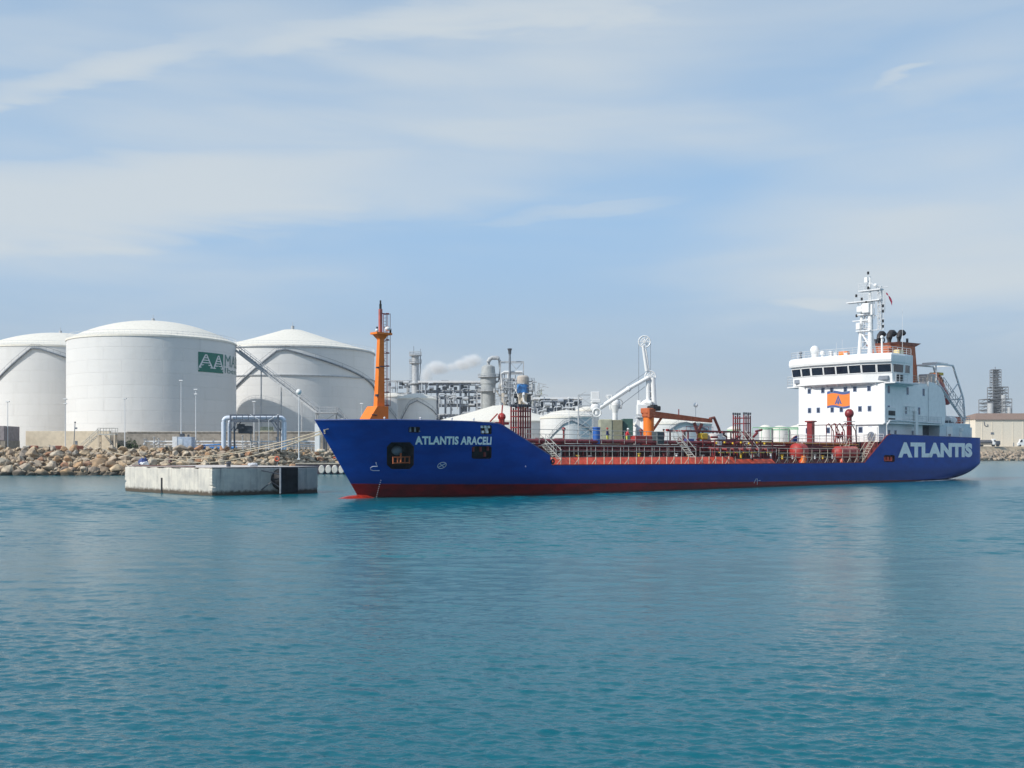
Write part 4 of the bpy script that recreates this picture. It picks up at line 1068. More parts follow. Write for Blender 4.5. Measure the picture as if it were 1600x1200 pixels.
m = MB(); m.sph((X(930), -.4, Z(637)), .72, 12, 8, (1, .6, 1)); m.torus((X(932), -.8, Z(645)), .6, .12, 'y', 18, 6); m.cyl((X(932), -.6, Z(648)), .3, .5); m.path([(X(922), -.4, Z(628)), (X(926), -.4, Z(632)), (X(929), -.4, Z(640)), (X(926), -.4, Z(648))], .16, 8); m.build('outboard_coupling', WHITE, t, smooth=True)
t, X, Z = base('marine_loader', 960, 164, 'smaller parked white loading arm beside the khaki cabin', 'loading arm', z=3.3)
m = MB(); m.bar((X(961), 0, 0), (X(961), 0, Z(645)), .45, .4, 12); m.bar((X(961), 0, Z(645)), (X(961), 0, Z(633)), .4, .75, 12); m.sph((X(962), 0, Z(630)), .7, 12, 8); m.build('riser', WHITE, t, smooth=True)
m = MB(); m.bar((X(955), 0, Z(630)), (X(947), 0, Z(618)), .16); m.bar((X(947), 0, Z(618)), (X(955), 0, Z(618)), .12); m.bar((X(950), 0, Z(618)), (X(954), 0, Z(640)), .16); m.bar((X(956), 0, Z(617)), (X(957), 0, Z(628)), .12); m.build('arm', WHITE, t, smooth=True)
m = MB(); m.torus((X(966), -.3, Z(630)), .6, .1, 'y'); m.box((X(965), 0, Z(636)), (1.3, .8, .5), bev=.05); m.build('sheave', GREYW, t)
t, X, Z = base('khaki_cabin', 955, 156, 'khaki jetty cabin with a sunlit face behind the deck rails', 'cabin', z=3.3)
m = MB(); m.bx(X(937), X(957), 0, 3, 0, Z(655), .12); m.build('front_wall', mat('sunlit_khaki', (.42, .42, .31), .6), t)  # sunlight on this face put into a paler khaki copy
m = MB(); m.bx(X(957) + .003, X(973), .1, 3, 0, Z(656), .06); m.build('side_wall', KHAKI_SHADE, t)  # shade on this side put into the darker khaki
m = MB(); m.bx(X(974), X(990), .6, 3.5, 0, Z(654), .05); m.build('green_unit', GREENB, t)
# scaffold of the gangway left of arms
t, X, Z = base('gangway_tower', 915, 166, 'slender grey lattice gangway tower left of the loading arm', 'tower', z=3.3)
m = MB(); truss(m, (0, 0, 0), (0, 0, Z(617)), 2.2, 2, 6, .05); m.bar((X(905), 0, Z(618)), (X(915), 0, Z(612)), .04); m.build('lattice', GREYW, t)

# ---- far tank farm to the right
for i, (p0, p1, y, lab) in enumerate(((1136, 1158, 670, 'small far white tank left of the rear red riser bundle'), (1186, 1206, 668, 'far pale tank directly right of the rear red riser bundle'), (1206, 1232, 669, 'far grey-white tank between the risers and the superstructure'), (1232, 1262, 668, 'far pale tank touching the superstructure edge'))):
    t = tankpx(p0, p1, y, 640, 1.6, lab, railing=False, base=8)
    R = [c for c in t.children if c.name.startswith('shell')][0].dimensions.x / 2; H = [c for c in t.children if c.name.startswith('shell')][0].dimensions.z
    m = MB(); m.lathe((0, 0, H - 1.2), [(R + .1, 0), (R + .1, 1.0)], 32, cap=False); m.build('green_band', PLATEG, t)
t, X, Z = base('far_pipe_rack', 1190, 600, 'long low pale green pipe rack on the far shore left of the superstructure', 'pipe rack', z=8)
m = MB()
for k in range(6): m.beam((X(1176 + 14 * k), 0, 0), (X(1176 + 14 * k), 0, Z(668)), .25, .25)
m.beam((X(1176), 0, Z(668)), (X(1247), 0, Z(668)), .5, .6); m.build('frame', PLATEG, t)
t, X, Z = base('far_buildings', 1150, 1100, 'pale low shed roofs far behind the aft deck', 'shed', z=8)
m = MB(); m.bx(X(1125), X(1250), 0, 30, 0, Z(676)); m.build('wall', GREYW, t)
# ---- right shore: warehouse, tower, truck, van
t, X, Z = base('warehouse', 1575, 650, 'long beige warehouse with a brown roof at the right edge', 'warehouse', z=8.2)
WBM = mat('warehouse_render', (.76, .69, .57), .8, var=.05, streak=.15)
x0, x1 = X(1524), X(1690)
m = MB(); m.bx(x0, x1, 0, 40, 0, Z(655)); m.build('wall', WBM, t)
m = MB(); zt, zr = Z(655), Z(646.5)
m.add([(x0 - .6, -.6, zt), (x1, -.6, zt), (x1, 40.6, zt), (x0 - .6, 40.6, zt), (x0 + 9, 20, zr + 1), (x1, 20, zr + 1)], [(0, 1, 5, 4), (2, 3, 4, 5), (3, 0, 4), (0, 3, 2, 1)]); m.build('roof', ROOFB, t)
m = MB(); m.bx(x0 - .7, x1, -.7, -.4, zt - .5, zt + .1); m.build('eaves', mat('eaves_brown', (.30, .22, .18), .7), t)
m = MB()
for px in range(1534, 1690, 16): m.bx(X(px), X(px) + .25, -.15, -.002, 0, zt - .5)
m.build('pilaster', WBM, t)
m = MB(); m.path([(X(1537.5), -.1, Z(659)), (X(1538), -.1, Z(664)), (X(1540), -.1, Z(666)), (X(1543), -.1, Z(666)), (X(1543), -.1, Z(663))], .28, 5); m.build('wall_mark', mat('wall_mark', (.16, .16, .18), .7), t)
m = MB(); m.bx(X(1548), X(1553), -.15, -.01, Z(679), Z(675.5)); m.build('wall_plate', GREY, t)
t, X, Z = base('lattice_tower', 1555, 900, 'hazy grey lattice process tower behind the warehouse', 'tower', z=8.2)
LAT = mat('far_lattice', (.19, .20, .22), .6)
def trussb(p0, p1, y0, y1, n, r, name='section'):
    m = MB(); w = X(p1) - X(p0); cx = (X(p0) + X(p1)) / 2; truss(m, (cx, 0, Z(y0)), (cx, 0, Z(y1)), w, w * .8, n, r)
    truss(m, (cx, 0, Z(y0)), (cx, 0, Z(y1)), w * .45, w * .4, n * 2, r)
    for k in range(n + 1): z = Z(y0) + (Z(y1) - Z(y0)) * k / n; m.box((cx, 0, z), (w, w * .7, .35))
    m.build(name, LAT, t)
trussb(1536, 1574, 652, 624, 5, .35); trussb(1547, 1571, 624, 605, 4, .35); trussb(1549, 1562, 605, 578, 7, .3)
m = MB(); m.bar((X(1555), 0, Z(578)), (X(1555), 0, Z(573)), .3); m.box((X(1555), 0, Z(578)), (6.5, 5, .8)); m.build('top_platform', LAT, t)
m = MB(); m.cyl((X(1540), -9, Z(652)), 2.3, Z(631) - Z(652), 14); m.cyl((X(1563), -6, Z(652)), 2.0, Z(618) - Z(652), 14); m.cyl((X(1570), -8, Z(652)), 1.5, Z(637) - Z(652), 14); m.build('vessel', GREYW, t, smooth=True)
m = MB(); m.cyl((X(1555.5), 0, Z(650)), 1.8, Z(585) - Z(650), 14); m.build('core_column', GREYW, t, smooth=True)
t, X, Z = base('tanker_truck', 1548, 628, 'dark tanker truck with a white cab parked below the warehouse', 'truck', z=8.2)
m = MB(); rs = []
for k, (px, s_) in enumerate(((1524, .85), (1525, 1), (1548, 1), (1549, .85))): rs.append([(X(px), 1.1 * s_ * cos(2 * pi * i / 16), 2.6 + 1.15 * s_ * sin(2 * pi * i / 16)) for i in range(16)])
m.loft(rs); m.build('tank', TRUCKM, t, smooth=True)
m = MB(); m.bx(X(1550), X(1554.5), -1.15, 1.15, .9, 4.3, .2); m.build('cab', WHITE, t)
m = MB(); m.bx(X(1552), X(1554.3), -1.17, -1.152, 2.6, 3.7); m.build('cab_window', GLASS, t)
m = MB(); m.bx(X(1555), X(1562), -1.15, 1.15, .9, 3.2, .3); m.build('tractor', DGREY, t)
m = MB(); m.bx(X(1524.5), X(1562), -.9, .9, .9, 1.25); m.build('chassis', BLACK, t)
for px in (1527, 1530.5, 1534, 1552, 1559):
    m = MB(); x = X(px); m.loft([[(x + .52 * cos(2 * pi * i / 14), y, .52 + .52 * sin(2 * pi * i / 14)) for i in range(14)] for y in (-1.2, 1.2)]); m.build('wheel', RUBBER, t, smooth=True)
t, X, Z = base('parked_van', 1596, 632, 'white van cut by the right edge, in front of the warehouse', 'van', z=8.2)
m = MB(); m.loft([[(X(1590), y, .5), (X(1590), y, 2.0), (X(1592), y, 2.3), (X(1594), y, 4.2), (X(1606), y, 4.3), (X(1606), y, .5)] for y in (-1, 1)]); m.build('body', WHITE, t)
m = MB(); m.loft([[(X(1592.3), y, 2.4), (X(1593.6), y, 3.8), (X(1596.5), y, 3.8), (X(1596.5), y, 2.4)] for y in (-1.02, 1.02)]); m.build('window', GLASS, t)
for px in (1593, 1603):
    m = MB(); x = X(px); m.loft([[(x + .55 * cos(2 * pi * i / 14), y, .55 + .55 * sin(2 * pi * i / 14)) for i in range(14)] for y in (-1.05, 1.05)]); m.build('wheel', RUBBER, t, smooth=True)
t, X, Z = base('worker', 1584, 630, 'tiny standing figure in front of the beige warehouse wall', 'post', z=8.2)
t['label'] = 'short dark post standing in front of the beige warehouse'; t.name = 'bollard_post'
m = MB(); m.bar((0, 0, 0), (0, 0, 1.8), .25, .2); m.sph((0, 0, 1.9), .3, 8, 6); m.build('post_body', GREY, t)

# ---- steam drifting from the rack
def steammat(fr_):
    m = bpy.data.materials.new('steam'); m.use_nodes = True; nt = m.node_tree; nt.nodes.clear()
    out = N(nt, 'ShaderNodeOutputMaterial'); pv = N(nt, 'ShaderNodeVolumePrincipled'); pv.inputs['Color'].default_value = (.995, .995, .995, 1); pv.inputs['Anisotropy'].default_value = -.45
    t = N(nt, 'ShaderNodeTexCoord').outputs['Object']
    s = N(nt, 'ShaderNodeSeparateXYZ'); nt.links.new(t, s.inputs[0])
    ns = noise(nt, t, .22, 5, .6, .4)
    # distance from a rising centre line, in the plume's own frame
    total = None
    for (cx, cz, rx, rz, w) in fr_:
        dx = math_(nt, 'DIVIDE', math_(nt, 'SUBTRACT', s.outputs[0], cx), rx); dz_ = math_(nt, 'DIVIDE', math_(nt, 'SUBTRACT', s.outputs[2], cz), rz); dy = math_(nt, 'DIVIDE', s.outputs[1], rx * .8)
        d2 = math_(nt, 'ADD', math_(nt, 'ADD', math_(nt, 'MULTIPLY', dx, dx), math_(nt, 'MULTIPLY', dy, dy)), math_(nt, 'MULTIPLY', dz_, dz_))
        g_ = math_(nt, 'MULTIPLY', math_(nt, 'SUBTRACT', 1.0, d2, True), w)
        total = g_ if total is None else math_(nt, 'MAXIMUM', total, g_)
    d = math_(nt, 'MULTIPLY', math_(nt, 'ADD', total, math_(nt, 'MULTIPLY', math_(nt, 'SUBTRACT', ns, .62), 2.0)), total)
    d = math_(nt, 'MULTIPLY', math_(nt, 'MAXIMUM', d, 0.0), .8)
    nt.links.new(d, pv.inputs['Density']); nt.links.new(pv.outputs[0], out.inputs['Volume']); return m
t, X, Z = base('steam_plume', 670, 425, 'white steam plume drifting right from the pipe rack', 'steam', z=0)
st_ = [(X(667), Z(586), 3.6, 4.6, 1.0), (X(684), Z(575), 6.5, 3.6, 1.0), (X(706), Z(573), 5.0, 2.4, .8), (X(724), Z(570), 6.0, 3.0, .9), (X(738), Z(564), 6.0, 3.6, .95)]
x0, x1, z0, z1 = X(652), X(764), Z(600), Z(544)
m = MB(); m.bx(x0, x1, -7, 7, z0, z1); o = m.build('steam_cloud', steammat(st_)); o.location = t.location
tag(o, 'white steam plume drifting right from the pipe rack', 'steam', kind='stuff'); bpy.data.objects.remove(t)

# ================================================================== SHIP
ship = empty('tanker_ship', (O0, O1, 0), SA)
tag(ship, 'blue-hulled tanker ship with a white superstructure and orange foremast, moored across the view', 'ship')
def smooth01(x): x = min(1, max(0, x)); return x * x * (3 - 2 * x)
UT = 122.6
def gcurve(x, p): return 1 - (1 - min(1, max(0, x))) ** p
def u_stem(z): return -4.96 * max(0, min(z, 7.4)) / 7.33
def u_stern(z): return 118.5 + (UT - 118.5) * min(1, max(0, z) / 2.6) ** .7
def hb(u, z):
    zz = max(0, min(z, 7.4)) / 7.33
    b = 7.8 * gcurve((u - u_stem(z)) / (25 - 9 * zz), 1.9 + .9 * zz)
    q_ = min(1, max(0, z) / 2.6); ut = u_stern(z); ub = 92 + 20 * q_; n = 2.4 + 7.6 * q_
    if u > ub:
        x = min(1, (u - ub) / (ut - ub)); b *= max(0, 1 - x ** n) ** (1 / n)
    return b
ZT = [(-5, 7.33), (0, 7.36), (8, 7.28), (11, 7.15), (11.6, 7.0), (18.2, 4.05), (18.5, 3.06), (50, 2.95), (82.3, 2.93), (89.0, 6.95), (90, 7.04), (123, 6.76)]
def zt(u):
    for a, b in zip(ZT[:-1], ZT[1:]):
        if a[0] <= u <= b[0]: return a[1] + (b[1] - a[1]) * (u - a[0]) / (b[0] - a[0])
    return ZT[-1][1]
def ucol(ur, z):
    if ur < 20:
        w = max(0, 1 - (ur + 4.96) / 24.96); return ur + w * (u_stem(z) - u_stem(zt(ur)))
    if ur > 98:
        w = (ur - 98) / (UT - 98); return ur + w * (u_stern(z) - UT)
    return ur
us = [-4.96, -4.9, -4.8, -4.6, -4.3, -4]
u = -3.75
while u < 11.0: us.append(u); u += .25
us += [11, 11.3, 11.6, 12.5, 13.5, 14.5, 15.5, 16.5, 17.5, 18.2, 18.5, 19.5]
us += [21 + 2.5 * i for i in range(25)] + [82.3, 83, 84, 85, 86, 87, 88, 88.25, 88.5, 89.0, 89.5, 90, 90.5, 91, 91.5]
u = 93.0
while u < 118: us.append(u); u += 1.0
us += [118, 119, 119.8, 120.5, 121, 121.4, 121.8, 122.1, 122.3, 122.45, 122.55, UT - .01]
NR = 46
verts = []; faces = []; info = []
def hullside(sgn):
    base_ = len(verts)
    for ur in us:
        top = zt(ur)
        for r_ in range(NR + 1):
            z = -1.6 + 1.6 * r_ / 6 if r_ <= 6 else top * (r_ - 6) / (NR - 6)
            uu = ucol(ur, z); verts.append((uu, sgn * hb(uu, z), z))
    for i in range(len(us) - 1):
        for r_ in range(NR):
            a = base_ + i * (NR + 1) + r_; f = (a, a + NR + 1, a + NR + 2, a + 1)
            c = [sum(verts[k][j] for k in f) / 4 for j in range(3)]
            faces.append(f if sgn < 0 else f[::-1]); info.append((sgn, c))
hullside(-1); hullside(1)
pockets = [   # corners (length, height) on the near side, depth inward, name
    ([(1.5, 2.78), (3.7, 2.77), (2.7, 5.33), (0.55, 5.32)], 1.3, 'anchor_pocket', .16), ([(1.85, 6.22), (2.8, 6.22), (2.6, 6.75), (1.65, 6.75)], .5, 'fairlead_pocket', .1),
    ([(8.9, 6.12), (10.2, 6.14), (10.15, 7.01), (8.75, 6.98)], .7, 'fairlead_pocket', .08), ([(8.6, 3.74), (10.7, 3.74), (10.4, 4.99), (8.2, 4.98)], .5, 'mooring_pocket', .1),
    ([(87.9, 2.99), (91.2, 2.97), (91.2, 4.01), (87.9, 4.02)], .6, 'mooring_pocket', .12)]
me = bpy.data.meshes.new('hull'); bm = bmesh.new()
bv = [bm.verts.new(v) for v in verts]
for f in faces: bm.faces.new([bv[i] for i in f])
bmesh.ops.remove_doubles(bm, verts=bm.verts[:], dist=.003)
RECESS = mat('recess_dark', (.010, .012, .018), .6, var=.3)  # near-black colour inside the hull recesses
for quad, depth, pname, cut in pockets:
    poly = []
    for i in range(4):                      # round the corners a little
        p = Vector(quad[i]); a = Vector(quad[i - 1]); b = Vector(quad[(i + 1) % 4]); poly += [p.lerp(a, cut), p.lerp(b, cut)]
    cen = sum(poly, Vector((0, 0))) / len(poly)
    x0, x1 = min(p.x for p in poly) - .6, max(p.x for p in poly) + .6; z0, z1 = min(p.y for p in poly) - .5, max(p.y for p in poly) + .5
    planes = []
    for a, b in zip(poly, poly[1:] + poly[:1]):
        n_ = Vector((b.y - a.y, -(b.x - a.x)))
        if n_.dot(a - cen) < 0: n_ = -n_
        planes.append((a, n_.normalized()))
    for a, n_ in planes:
        fs = [f for f in bm.faces if f.calc_center_median().y < -.05 and x0 < f.calc_center_median().x < x1 and z0 < f.calc_center_median().z < z1]
        geom = set(fs)
        for f in fs: geom.update(f.edges); geom.update(f.verts)
        bmesh.ops.bisect_plane(bm, geom=list(geom), dist=1e-4, plane_co=(a.x, 0, a.y), plane_no=(n_.x, 0, n_.y))
    ins = []
    for f in bm.faces:
        c = f.calc_center_median()
        if c.y < -.05 and x0 < c.x < x1 and z0 < c.z < z1 and all((Vector((c.x, c.z)) - a).dot(n_) < 1e-4 for a, n_ in planes): ins.append(f)
    iset = set(ins); idx = {}; vs = []; fl = []
    def gi(v, off):
        if (v, off) not in idx: idx[(v, off)] = len(vs); vs.append((v.co.x, v.co.y + off, v.co.z))
        return idx[(v, off)]
    for f in ins:
        fl.append(tuple(gi(v, depth) for v in f.verts))
        for e in f.edges:
            if sum(1 for g_ in e.link_faces if g_ in iset) == 1: a, b = e.verts; fl.append((gi(a, 0), gi(b, 0), gi(b, depth), gi(a, depth)))
    m = MB(); m.add(vs, fl)
    bmesh.ops.delete(bm, geom=ins, context='FACES')
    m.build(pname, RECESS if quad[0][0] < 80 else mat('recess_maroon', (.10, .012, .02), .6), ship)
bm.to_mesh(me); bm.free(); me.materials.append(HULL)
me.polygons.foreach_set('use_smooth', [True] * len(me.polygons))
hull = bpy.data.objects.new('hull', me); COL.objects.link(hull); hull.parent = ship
def onhull(u, z, off=.06): return Vector((u, -hb(u, z) - off, z))
# anchor and pocket fittings
mid = onhull(2.25, 4.1, -.55)
m = MB(); m.sph((2.1, mid.y + .1, 4.55), .62, 14, 8, (1, .6, .75)); m.build('anchor_hub', mat('grey_anchor', (.12, .16, .19), .5), ship, smooth=True)
m = MB(); y = mid.y - .35
m.bar((1.15, y - .15, 3.35), (3.2, y - .1, 3.4), .07); m.bar((1.2, y - .1, 3.9), (3.3, y - .1, 3.95), .06); m.bar((2.2, y, 3.4), (2.2, y, 4.3), .1)
for x in (1.2, 1.75, 2.6, 3.15): m.bar((x, y - .1, 3.3), (x, y - .1, 3.95), .07)
m.build('anchor', mat('rusty_orange', (.45, .11, .03), .7, var=.25), ship)
m = MB()
for x, z in ((9.0, 6.85), (9.45, 6.85), (9.9, 6.85), (9.2, 6.35), (9.75, 6.35)): m.box((x, -hb(x, z) + .25, z), (.28, .3, .24)); m.piece()
m.box((9.85, -hb(9.9, 6.6) + .4, 6.6), (.4, .1, .5)); m.build_pieces('fairlead_roller', WHITE, ship)
m = MB()
for x in (2.0, 2.4, 2.8): m.bar((x, -hb(x, 6.5) + .2, 6.3), (x, -hb(x, 6.5) + .2, 6.75), .1); m.piece()
m.build_pieces('fairlead_roller', GREY, ship)
m = MB()
for x, z in ((8.6, 4.7), (9.4, 4.7), (10.2, 4.8), (10.0, 4.2)): m.cyl((x, -hb(x, z) + .25, z - .25), .13, .45, 10); m.piece()
m.build_pieces('mooring_bitt', mat('maroon_bitt', (.22, .03, .03), .6), ship)
m = MB()
for x in (88.6, 89.6, 90.6): m.cyl((x, -7.45, 3.15), .22, .6, 10)
m.box((89.6, -7.5, 3.2), (2.2, .3, .12)); m.build('mooring_bitt', REDL, ship)
m = MB(); m.torus((18.6, -7.83, 3.45), .2, .09, 'y', 12, 6); m.build('fairlead_ring', BLACK, ship)
# thin line of foam along the stern quarter
fo = MB(); rf_ = random.Random(4); L = []; Rr_ = []
for i in range(60):
    u_ = 94 + i * .36; w_ = .8 * sin(pi * i / 59) * rf_.uniform(.5, 1.4) + .01; b_ = hb(u_, 0) + 1.1 + .2 * sin(i * .3)
    q0 = SW(u_, -b_ - w_, .03); q1 = SW(u_, -b_ + w_, .03); L.append(q0); Rr_.append(q1)
fo.loft([L, Rr_], cap=False, close=False); tag(fo.build('foam', mat('foam_white', (.80, .84, .84), .9, var=.1)), kind='stuff')
# bulbous bow tip at the surface
m = MB(); n = 16; rs = []
for x, r_ in ((-3.6, .05), (-3.2, .4), (-2.4, .75), (-1.2, 1.0), (.5, 1.1), (2.5, .9), (4, .3)): rs.append([(x, r_ * 1.15 * cos(2 * pi * i / n), -.70 + r_ * .95 * sin(2 * pi * i / n)) for i in range(n)])
m.loft(rs); m.build('bulbous_bow', mat('bulb_red', (.50, .035, .015), .35, var=.25, scale=3), ship, smooth=True)
# bulwark caps
def capline(u0, u1, n, r_, material, name='bulwark_cap'):
    for sgn in (-1, 1):
        m = MB(); pts = []
        for i in range(n + 1):
            u_ = u0 + (u1 - u0) * i / n; z = zt(u_); pts.append((u_, sgn * (hb(u_, z) - .03), z + .03))
        m.path(pts, r_, 6); m.build(name, material, ship, smooth=True)
capline(-4.94, 18.2, 60, .07, mat('cap_blue', (.06, .10, .30), .5)); capline(82.3, 90, 12, .08, REDP); capline(90, 122.5, 50, .07, mat('cap_blue', (.06, .10, .30)))
capline(18.6, 82.2, 12, .06, REDP, 'gunwale_bar')
# decks
def deck(name, u0, u1, n, zf, material, inset=.06):
    m = MB(); L = []; R_ = []
    for i in range(n + 1):
        u_ = u0 + (u1 - u0) * i / n; z = zf(u_); b = max(.02, hb(u_, z) - inset); L.append((u_, -b, z)); R_.append((u_, b, z))
    m.loft([L, R_], cap=False, close=False); return m.build(name, material, ship)
deck('forecastle_deck', -3.9, 15, 40, lambda u: 6.2, CRIMSON); deck('main_deck', 15, 90, 30, lambda u: 2.90, CRIMSON); deck('poop_deck', 86.5, 121.9, 40, lambda u: 5.95, CRIMSON)
m = MB(); m.bx(14.9, 15.0, -7.6, 7.6, 2.9, 5.5); m.build('forecastle_bulkhead', WHITE2, ship)
m = MB(); m.bx(86.45, 86.55, -7.6, 7.6, 2.9, 5.95); m.build('poop_bulkhead', CRIMSON, ship)
# lettering on the hull
def hulltext(name, s_, u0, u1, z0, z1, size_bold, shear=(0, 0), material=LETTER):
    vs, fs = textmesh(s_, 1, bold=size_bold); m = MB()
    m.add([onhull(u0 + (u1 - u0) * v.x + (shear[0] * (1 - v.x) + shear[1] * v.x) * v.y, z0 + (z1 - z0) * v.y, .03) for v in vs], fs); return m.build(name, material, hull)
hulltext('name_lettering', 'ATLANTIS ARACELI', 2.85, 10.30, 5.10, 5.90, .045, (-.36, -.08))
a = S(1403, 715, -7.8); b = S(1519, 691, -7.8)
hulltext('stern_lettering', 'ATLANTIS', a.x, b.x, 3.62, 5.95, .065)
# white marks on the bow
MK = mat('mark_white', (.62, .68, .75), .5)
def hullpath(m, pts, r_=.035, close=False): m.path([onhull(u_, z, .02) for u_, z in pts], r_, 4, close)
m = MB(); hullpath(m, [(.95, 2.64), (.45, 2.64), (.24, 2.72), (.16, 2.9), (.28, 3.03), (.66, 3.04), (.5, 3.25), (.42, 3.42)]); m.build('bulb_mark', MK, hull)
m = MB(); C = (6.0, 3.12); hullpath(m, [(C[0] + .38 * cos(2 * pi * i / 16), C[1] + .30 * sin(2 * pi * i / 16)) for i in range(16)], .035, True)
hullpath(m, [(C[0] - .29, C[1] - .2), (C[0] + .29, C[1] + .2)]); hullpath(m, [(C[0] - .29, C[1] + .2), (C[0] + .29, C[1] - .2)]); m.build('thruster_mark', MK, hull)
m = MB()
for i in range(9): z = .1 + i * .2; u_ = 1.45 - .012 * i; q_ = onhull(u_, z, .02); m.box(q_, (.07, .05, .045))
m.build('draught_marks', MK, hull)
m = MB(); p_ = S(1183, 751, -7.8); hullpath(m, [(p_.x - .7, p_.z - .3), (p_.x - .3, p_.z + .2), (p_.x, p_.z + .25), (p_.x, p_.z - .5)]); hullpath(m, [(p_.x + .3, p_.z), (p_.x + .7, p_.z)]); m.build('load_line_mark', MK, hull)

# ---- foremast
def at0(px, py, v=0): return S(px, py, v)
fm = MB()
def sect(u0, u1, w, z): return [(u0, -w, z), (u1, -w, z), (u1, w, z), (u0, w, z)]
fm.loft([sect(.1, 2.9, .85, 6.2), sect(.55, 2.9, .85, 7.4), sect(1.6, 2.9, .85, 8.85)]); fm.build('foremast_foot', ORANGE, ship)
fm = MB(); fm.loft([sect(1.95, 2.85, .3, 8.85), sect(2.05, 2.85, .3, 10.2), sect(2.35, 2.85, .22, 15.8)]); fm.build('foremast', ORANGE, ship)
m = MB(); m.bx(1.75, 3.6, -.55, .55, 15.85, 16.05); m.loft([sect(2.3, 2.9, .24, 15.4), sect(1.95, 3.2, .45, 15.849)]); m.build('mast_platform', ORANGE, ship)
m = MB(); m.bx(2.42, 2.72, -.12, .12, 16.05, 18.35); m.build('topmast', mat('pink_red_paint', (.50, .13, .10), .5), ship)
m = MB(); m.cyl((2.57, 0, 18.35), .12, .5, 10); m.cyl((2.57, 0, 18.85), .08, .35, 10); m.piece(); m.cyl((1.9, -.35, 16.05), .09, .5, 8); m.piece(); m.cyl((3.55, -.3, 16.05), .1, .45, 8); m.build_pieces('mast_light', BLACK, ship)
m = MB(); m.sph((1.85, -.4, 16.2), .16, 10, 6); m.piece(); m.sph((3.2, -.35, 16.45), .27, 14, 8, (1.15, 1, .85)); m.build_pieces('searchlight', WHITE, ship, smooth=True)
m = MB()
for v in (-.22, .22): m.bar((3.1, v, 8.9), (3.1, v, 18.0), .035, n=5)
for v in (-.2, .2): m.bar((3.6, v, 8.9), (3.6, v, 18.0), .03, n=5)
for i in range(8): z = 9.0 + i * 1.28; m.path([(3.1, -.22, z), (3.35, -.32, z), (3.65, 0, z), (3.35, .32, z), (3.1, .22, z)], .045, 4)
for i in range(28): z = 8.95 + i * .33; m.bar((3.1, -.22, z), (3.1, .22, z), .018, n=4)
for z in (11.2, 13.4, 15.2): m.bar((2.8, 0, z), (3.1, 0, z), .05, n=4)
m.bar((2.6, 0, 17.95), (3.65, 0, 17.95), .05, n=4)
m.build('caged_ladder', REDP, ship)
m = MB(); m.box((2.0, -.3, 12.6), (.26, .2, .16)); m.piece(); m.box((1.92, -.3, 9.9), (.26, .25, .22)); m.piece(); m.box((2.6, -.33, 12.75), (.6, .06, .08)); m.piece(); m.bar((.9, -.88, 8.0), (1.5, -.9, 7.95), .05, n=4); m.build_pieces('mast_fitting', DGREY, ship)
# small fittings along the forecastle rail, and a hose monitor
m = MB()
for u_ in (.5, 3.4, 6.3, 8.6): m.cyl((u_, -hb(u_, 5.6) + .5, 6.2), .07, 1.4, 8); m.sph((u_, -hb(u_, 5.6) + .5, 7.62), .1, 8, 6); m.piece()
m.build_pieces('rail_vent', WHITE2, ship)
m = MB(); p_ = S(784, 655, -4.5); m.cyl((p_.x, p_.y, 6.2), .3, 1.7, 10); m.sph((p_.x, p_.y, 8.0), .42, 10, 6); m.bar((p_.x - .9, p_.y, 7.3), (p_.x + .9, p_.y, 7.35), .16); m.bar((p_.x, p_.y, 8.2), (p_.x + .1, p_.y, 9.2), .07); m.bar((p_.x - 1.6, p_.y, 7.5), (p_.x - .6, p_.y, 8.3), .07); m.build('fire_monitor', REDT, ship)

# ---- trunk deck and its overhanging pipe deck
VT = -4.6
m = MB(); m.bx(16.5, 84, VT + 1.0, 4.6, 2.9, 5.15, .05); m.build('trunk', CRIMSON, ship)
m = MB(); m.bx(16.5, 86, VT - .2, 4.8, 5.2, 5.32); m.build('trunk_deck', CRIMSON, ship)
m = MB()
for k, (v, z, r_) in enumerate(((-4.5, 5.55, .2), (-4.0, 5.6, .22), (-3.5, 5.55, .18), (-4.75, 5.0, .14), (-4.78, 4.65, .12))): m.bar((17.5, v, z), (85, v, z), r_, n=10)
m.build('cargo_pipe', REDP, ship, smooth=True)
m = MB(); m.bar((60, -4.85, 5.72), (86, -4.85, 5.55), .07, n=6); m.bar((76, -4.9, 5.2), (86, -4.9, 5.2), .06); m.build('yellow_pipe', mat('ochre_pipe', (.55, .30, .04), .5), ship)
m = MB()
u_ = 17.8
while u_ < 85: m.beam((u_, VT - .1, 2.9), (u_, VT - .1, 5.3), .16, .16); m.bar((u_, VT - .1, 5.0), (u_, VT + .8, 4.2), .06, n=4); m.piece(); u_ += 2.9
m.build_pieces('trunk_frame', REDP, ship)
# side walkway: red coaming, brackets, grating, rail
m = MB(); m.loft([[(x, -7.24, 2.93), (x, -6.45, 3.84), (x, -6.40, 3.80), (x, -7.16, 2.90)] for x in (18.9, 52.5)]); m.build('side_coaming', REDL, ship)
m = MB(); m.loft([[(x, -7.24, 2.93), (x, -6.55, 3.54), (x, -6.50, 3.50), (x, -7.16, 2.90)] for x in (52.5, 60.5)]); m.build('side_coaming', REDL, ship)
m = MB(); m.bx(18.9, 84.5, -6.2, -6.1, 2.92, 3.5); m.build('inner_coaming', CRIMSON, ship)
m = MB(); m.bx(17.8, 52.5, -6.42, -5.2, 3.85, 3.92); m.build('walkway_grating', mat('grating', (.22, .21, .19), .8, var=.3, scale=4), ship)
m = MB(); m.bx(52.5, 60.5, -6.5, -5.2, 3.56, 3.62); m.build('walkway_grating', mat('grating', (.22, .21, .19)), ship)
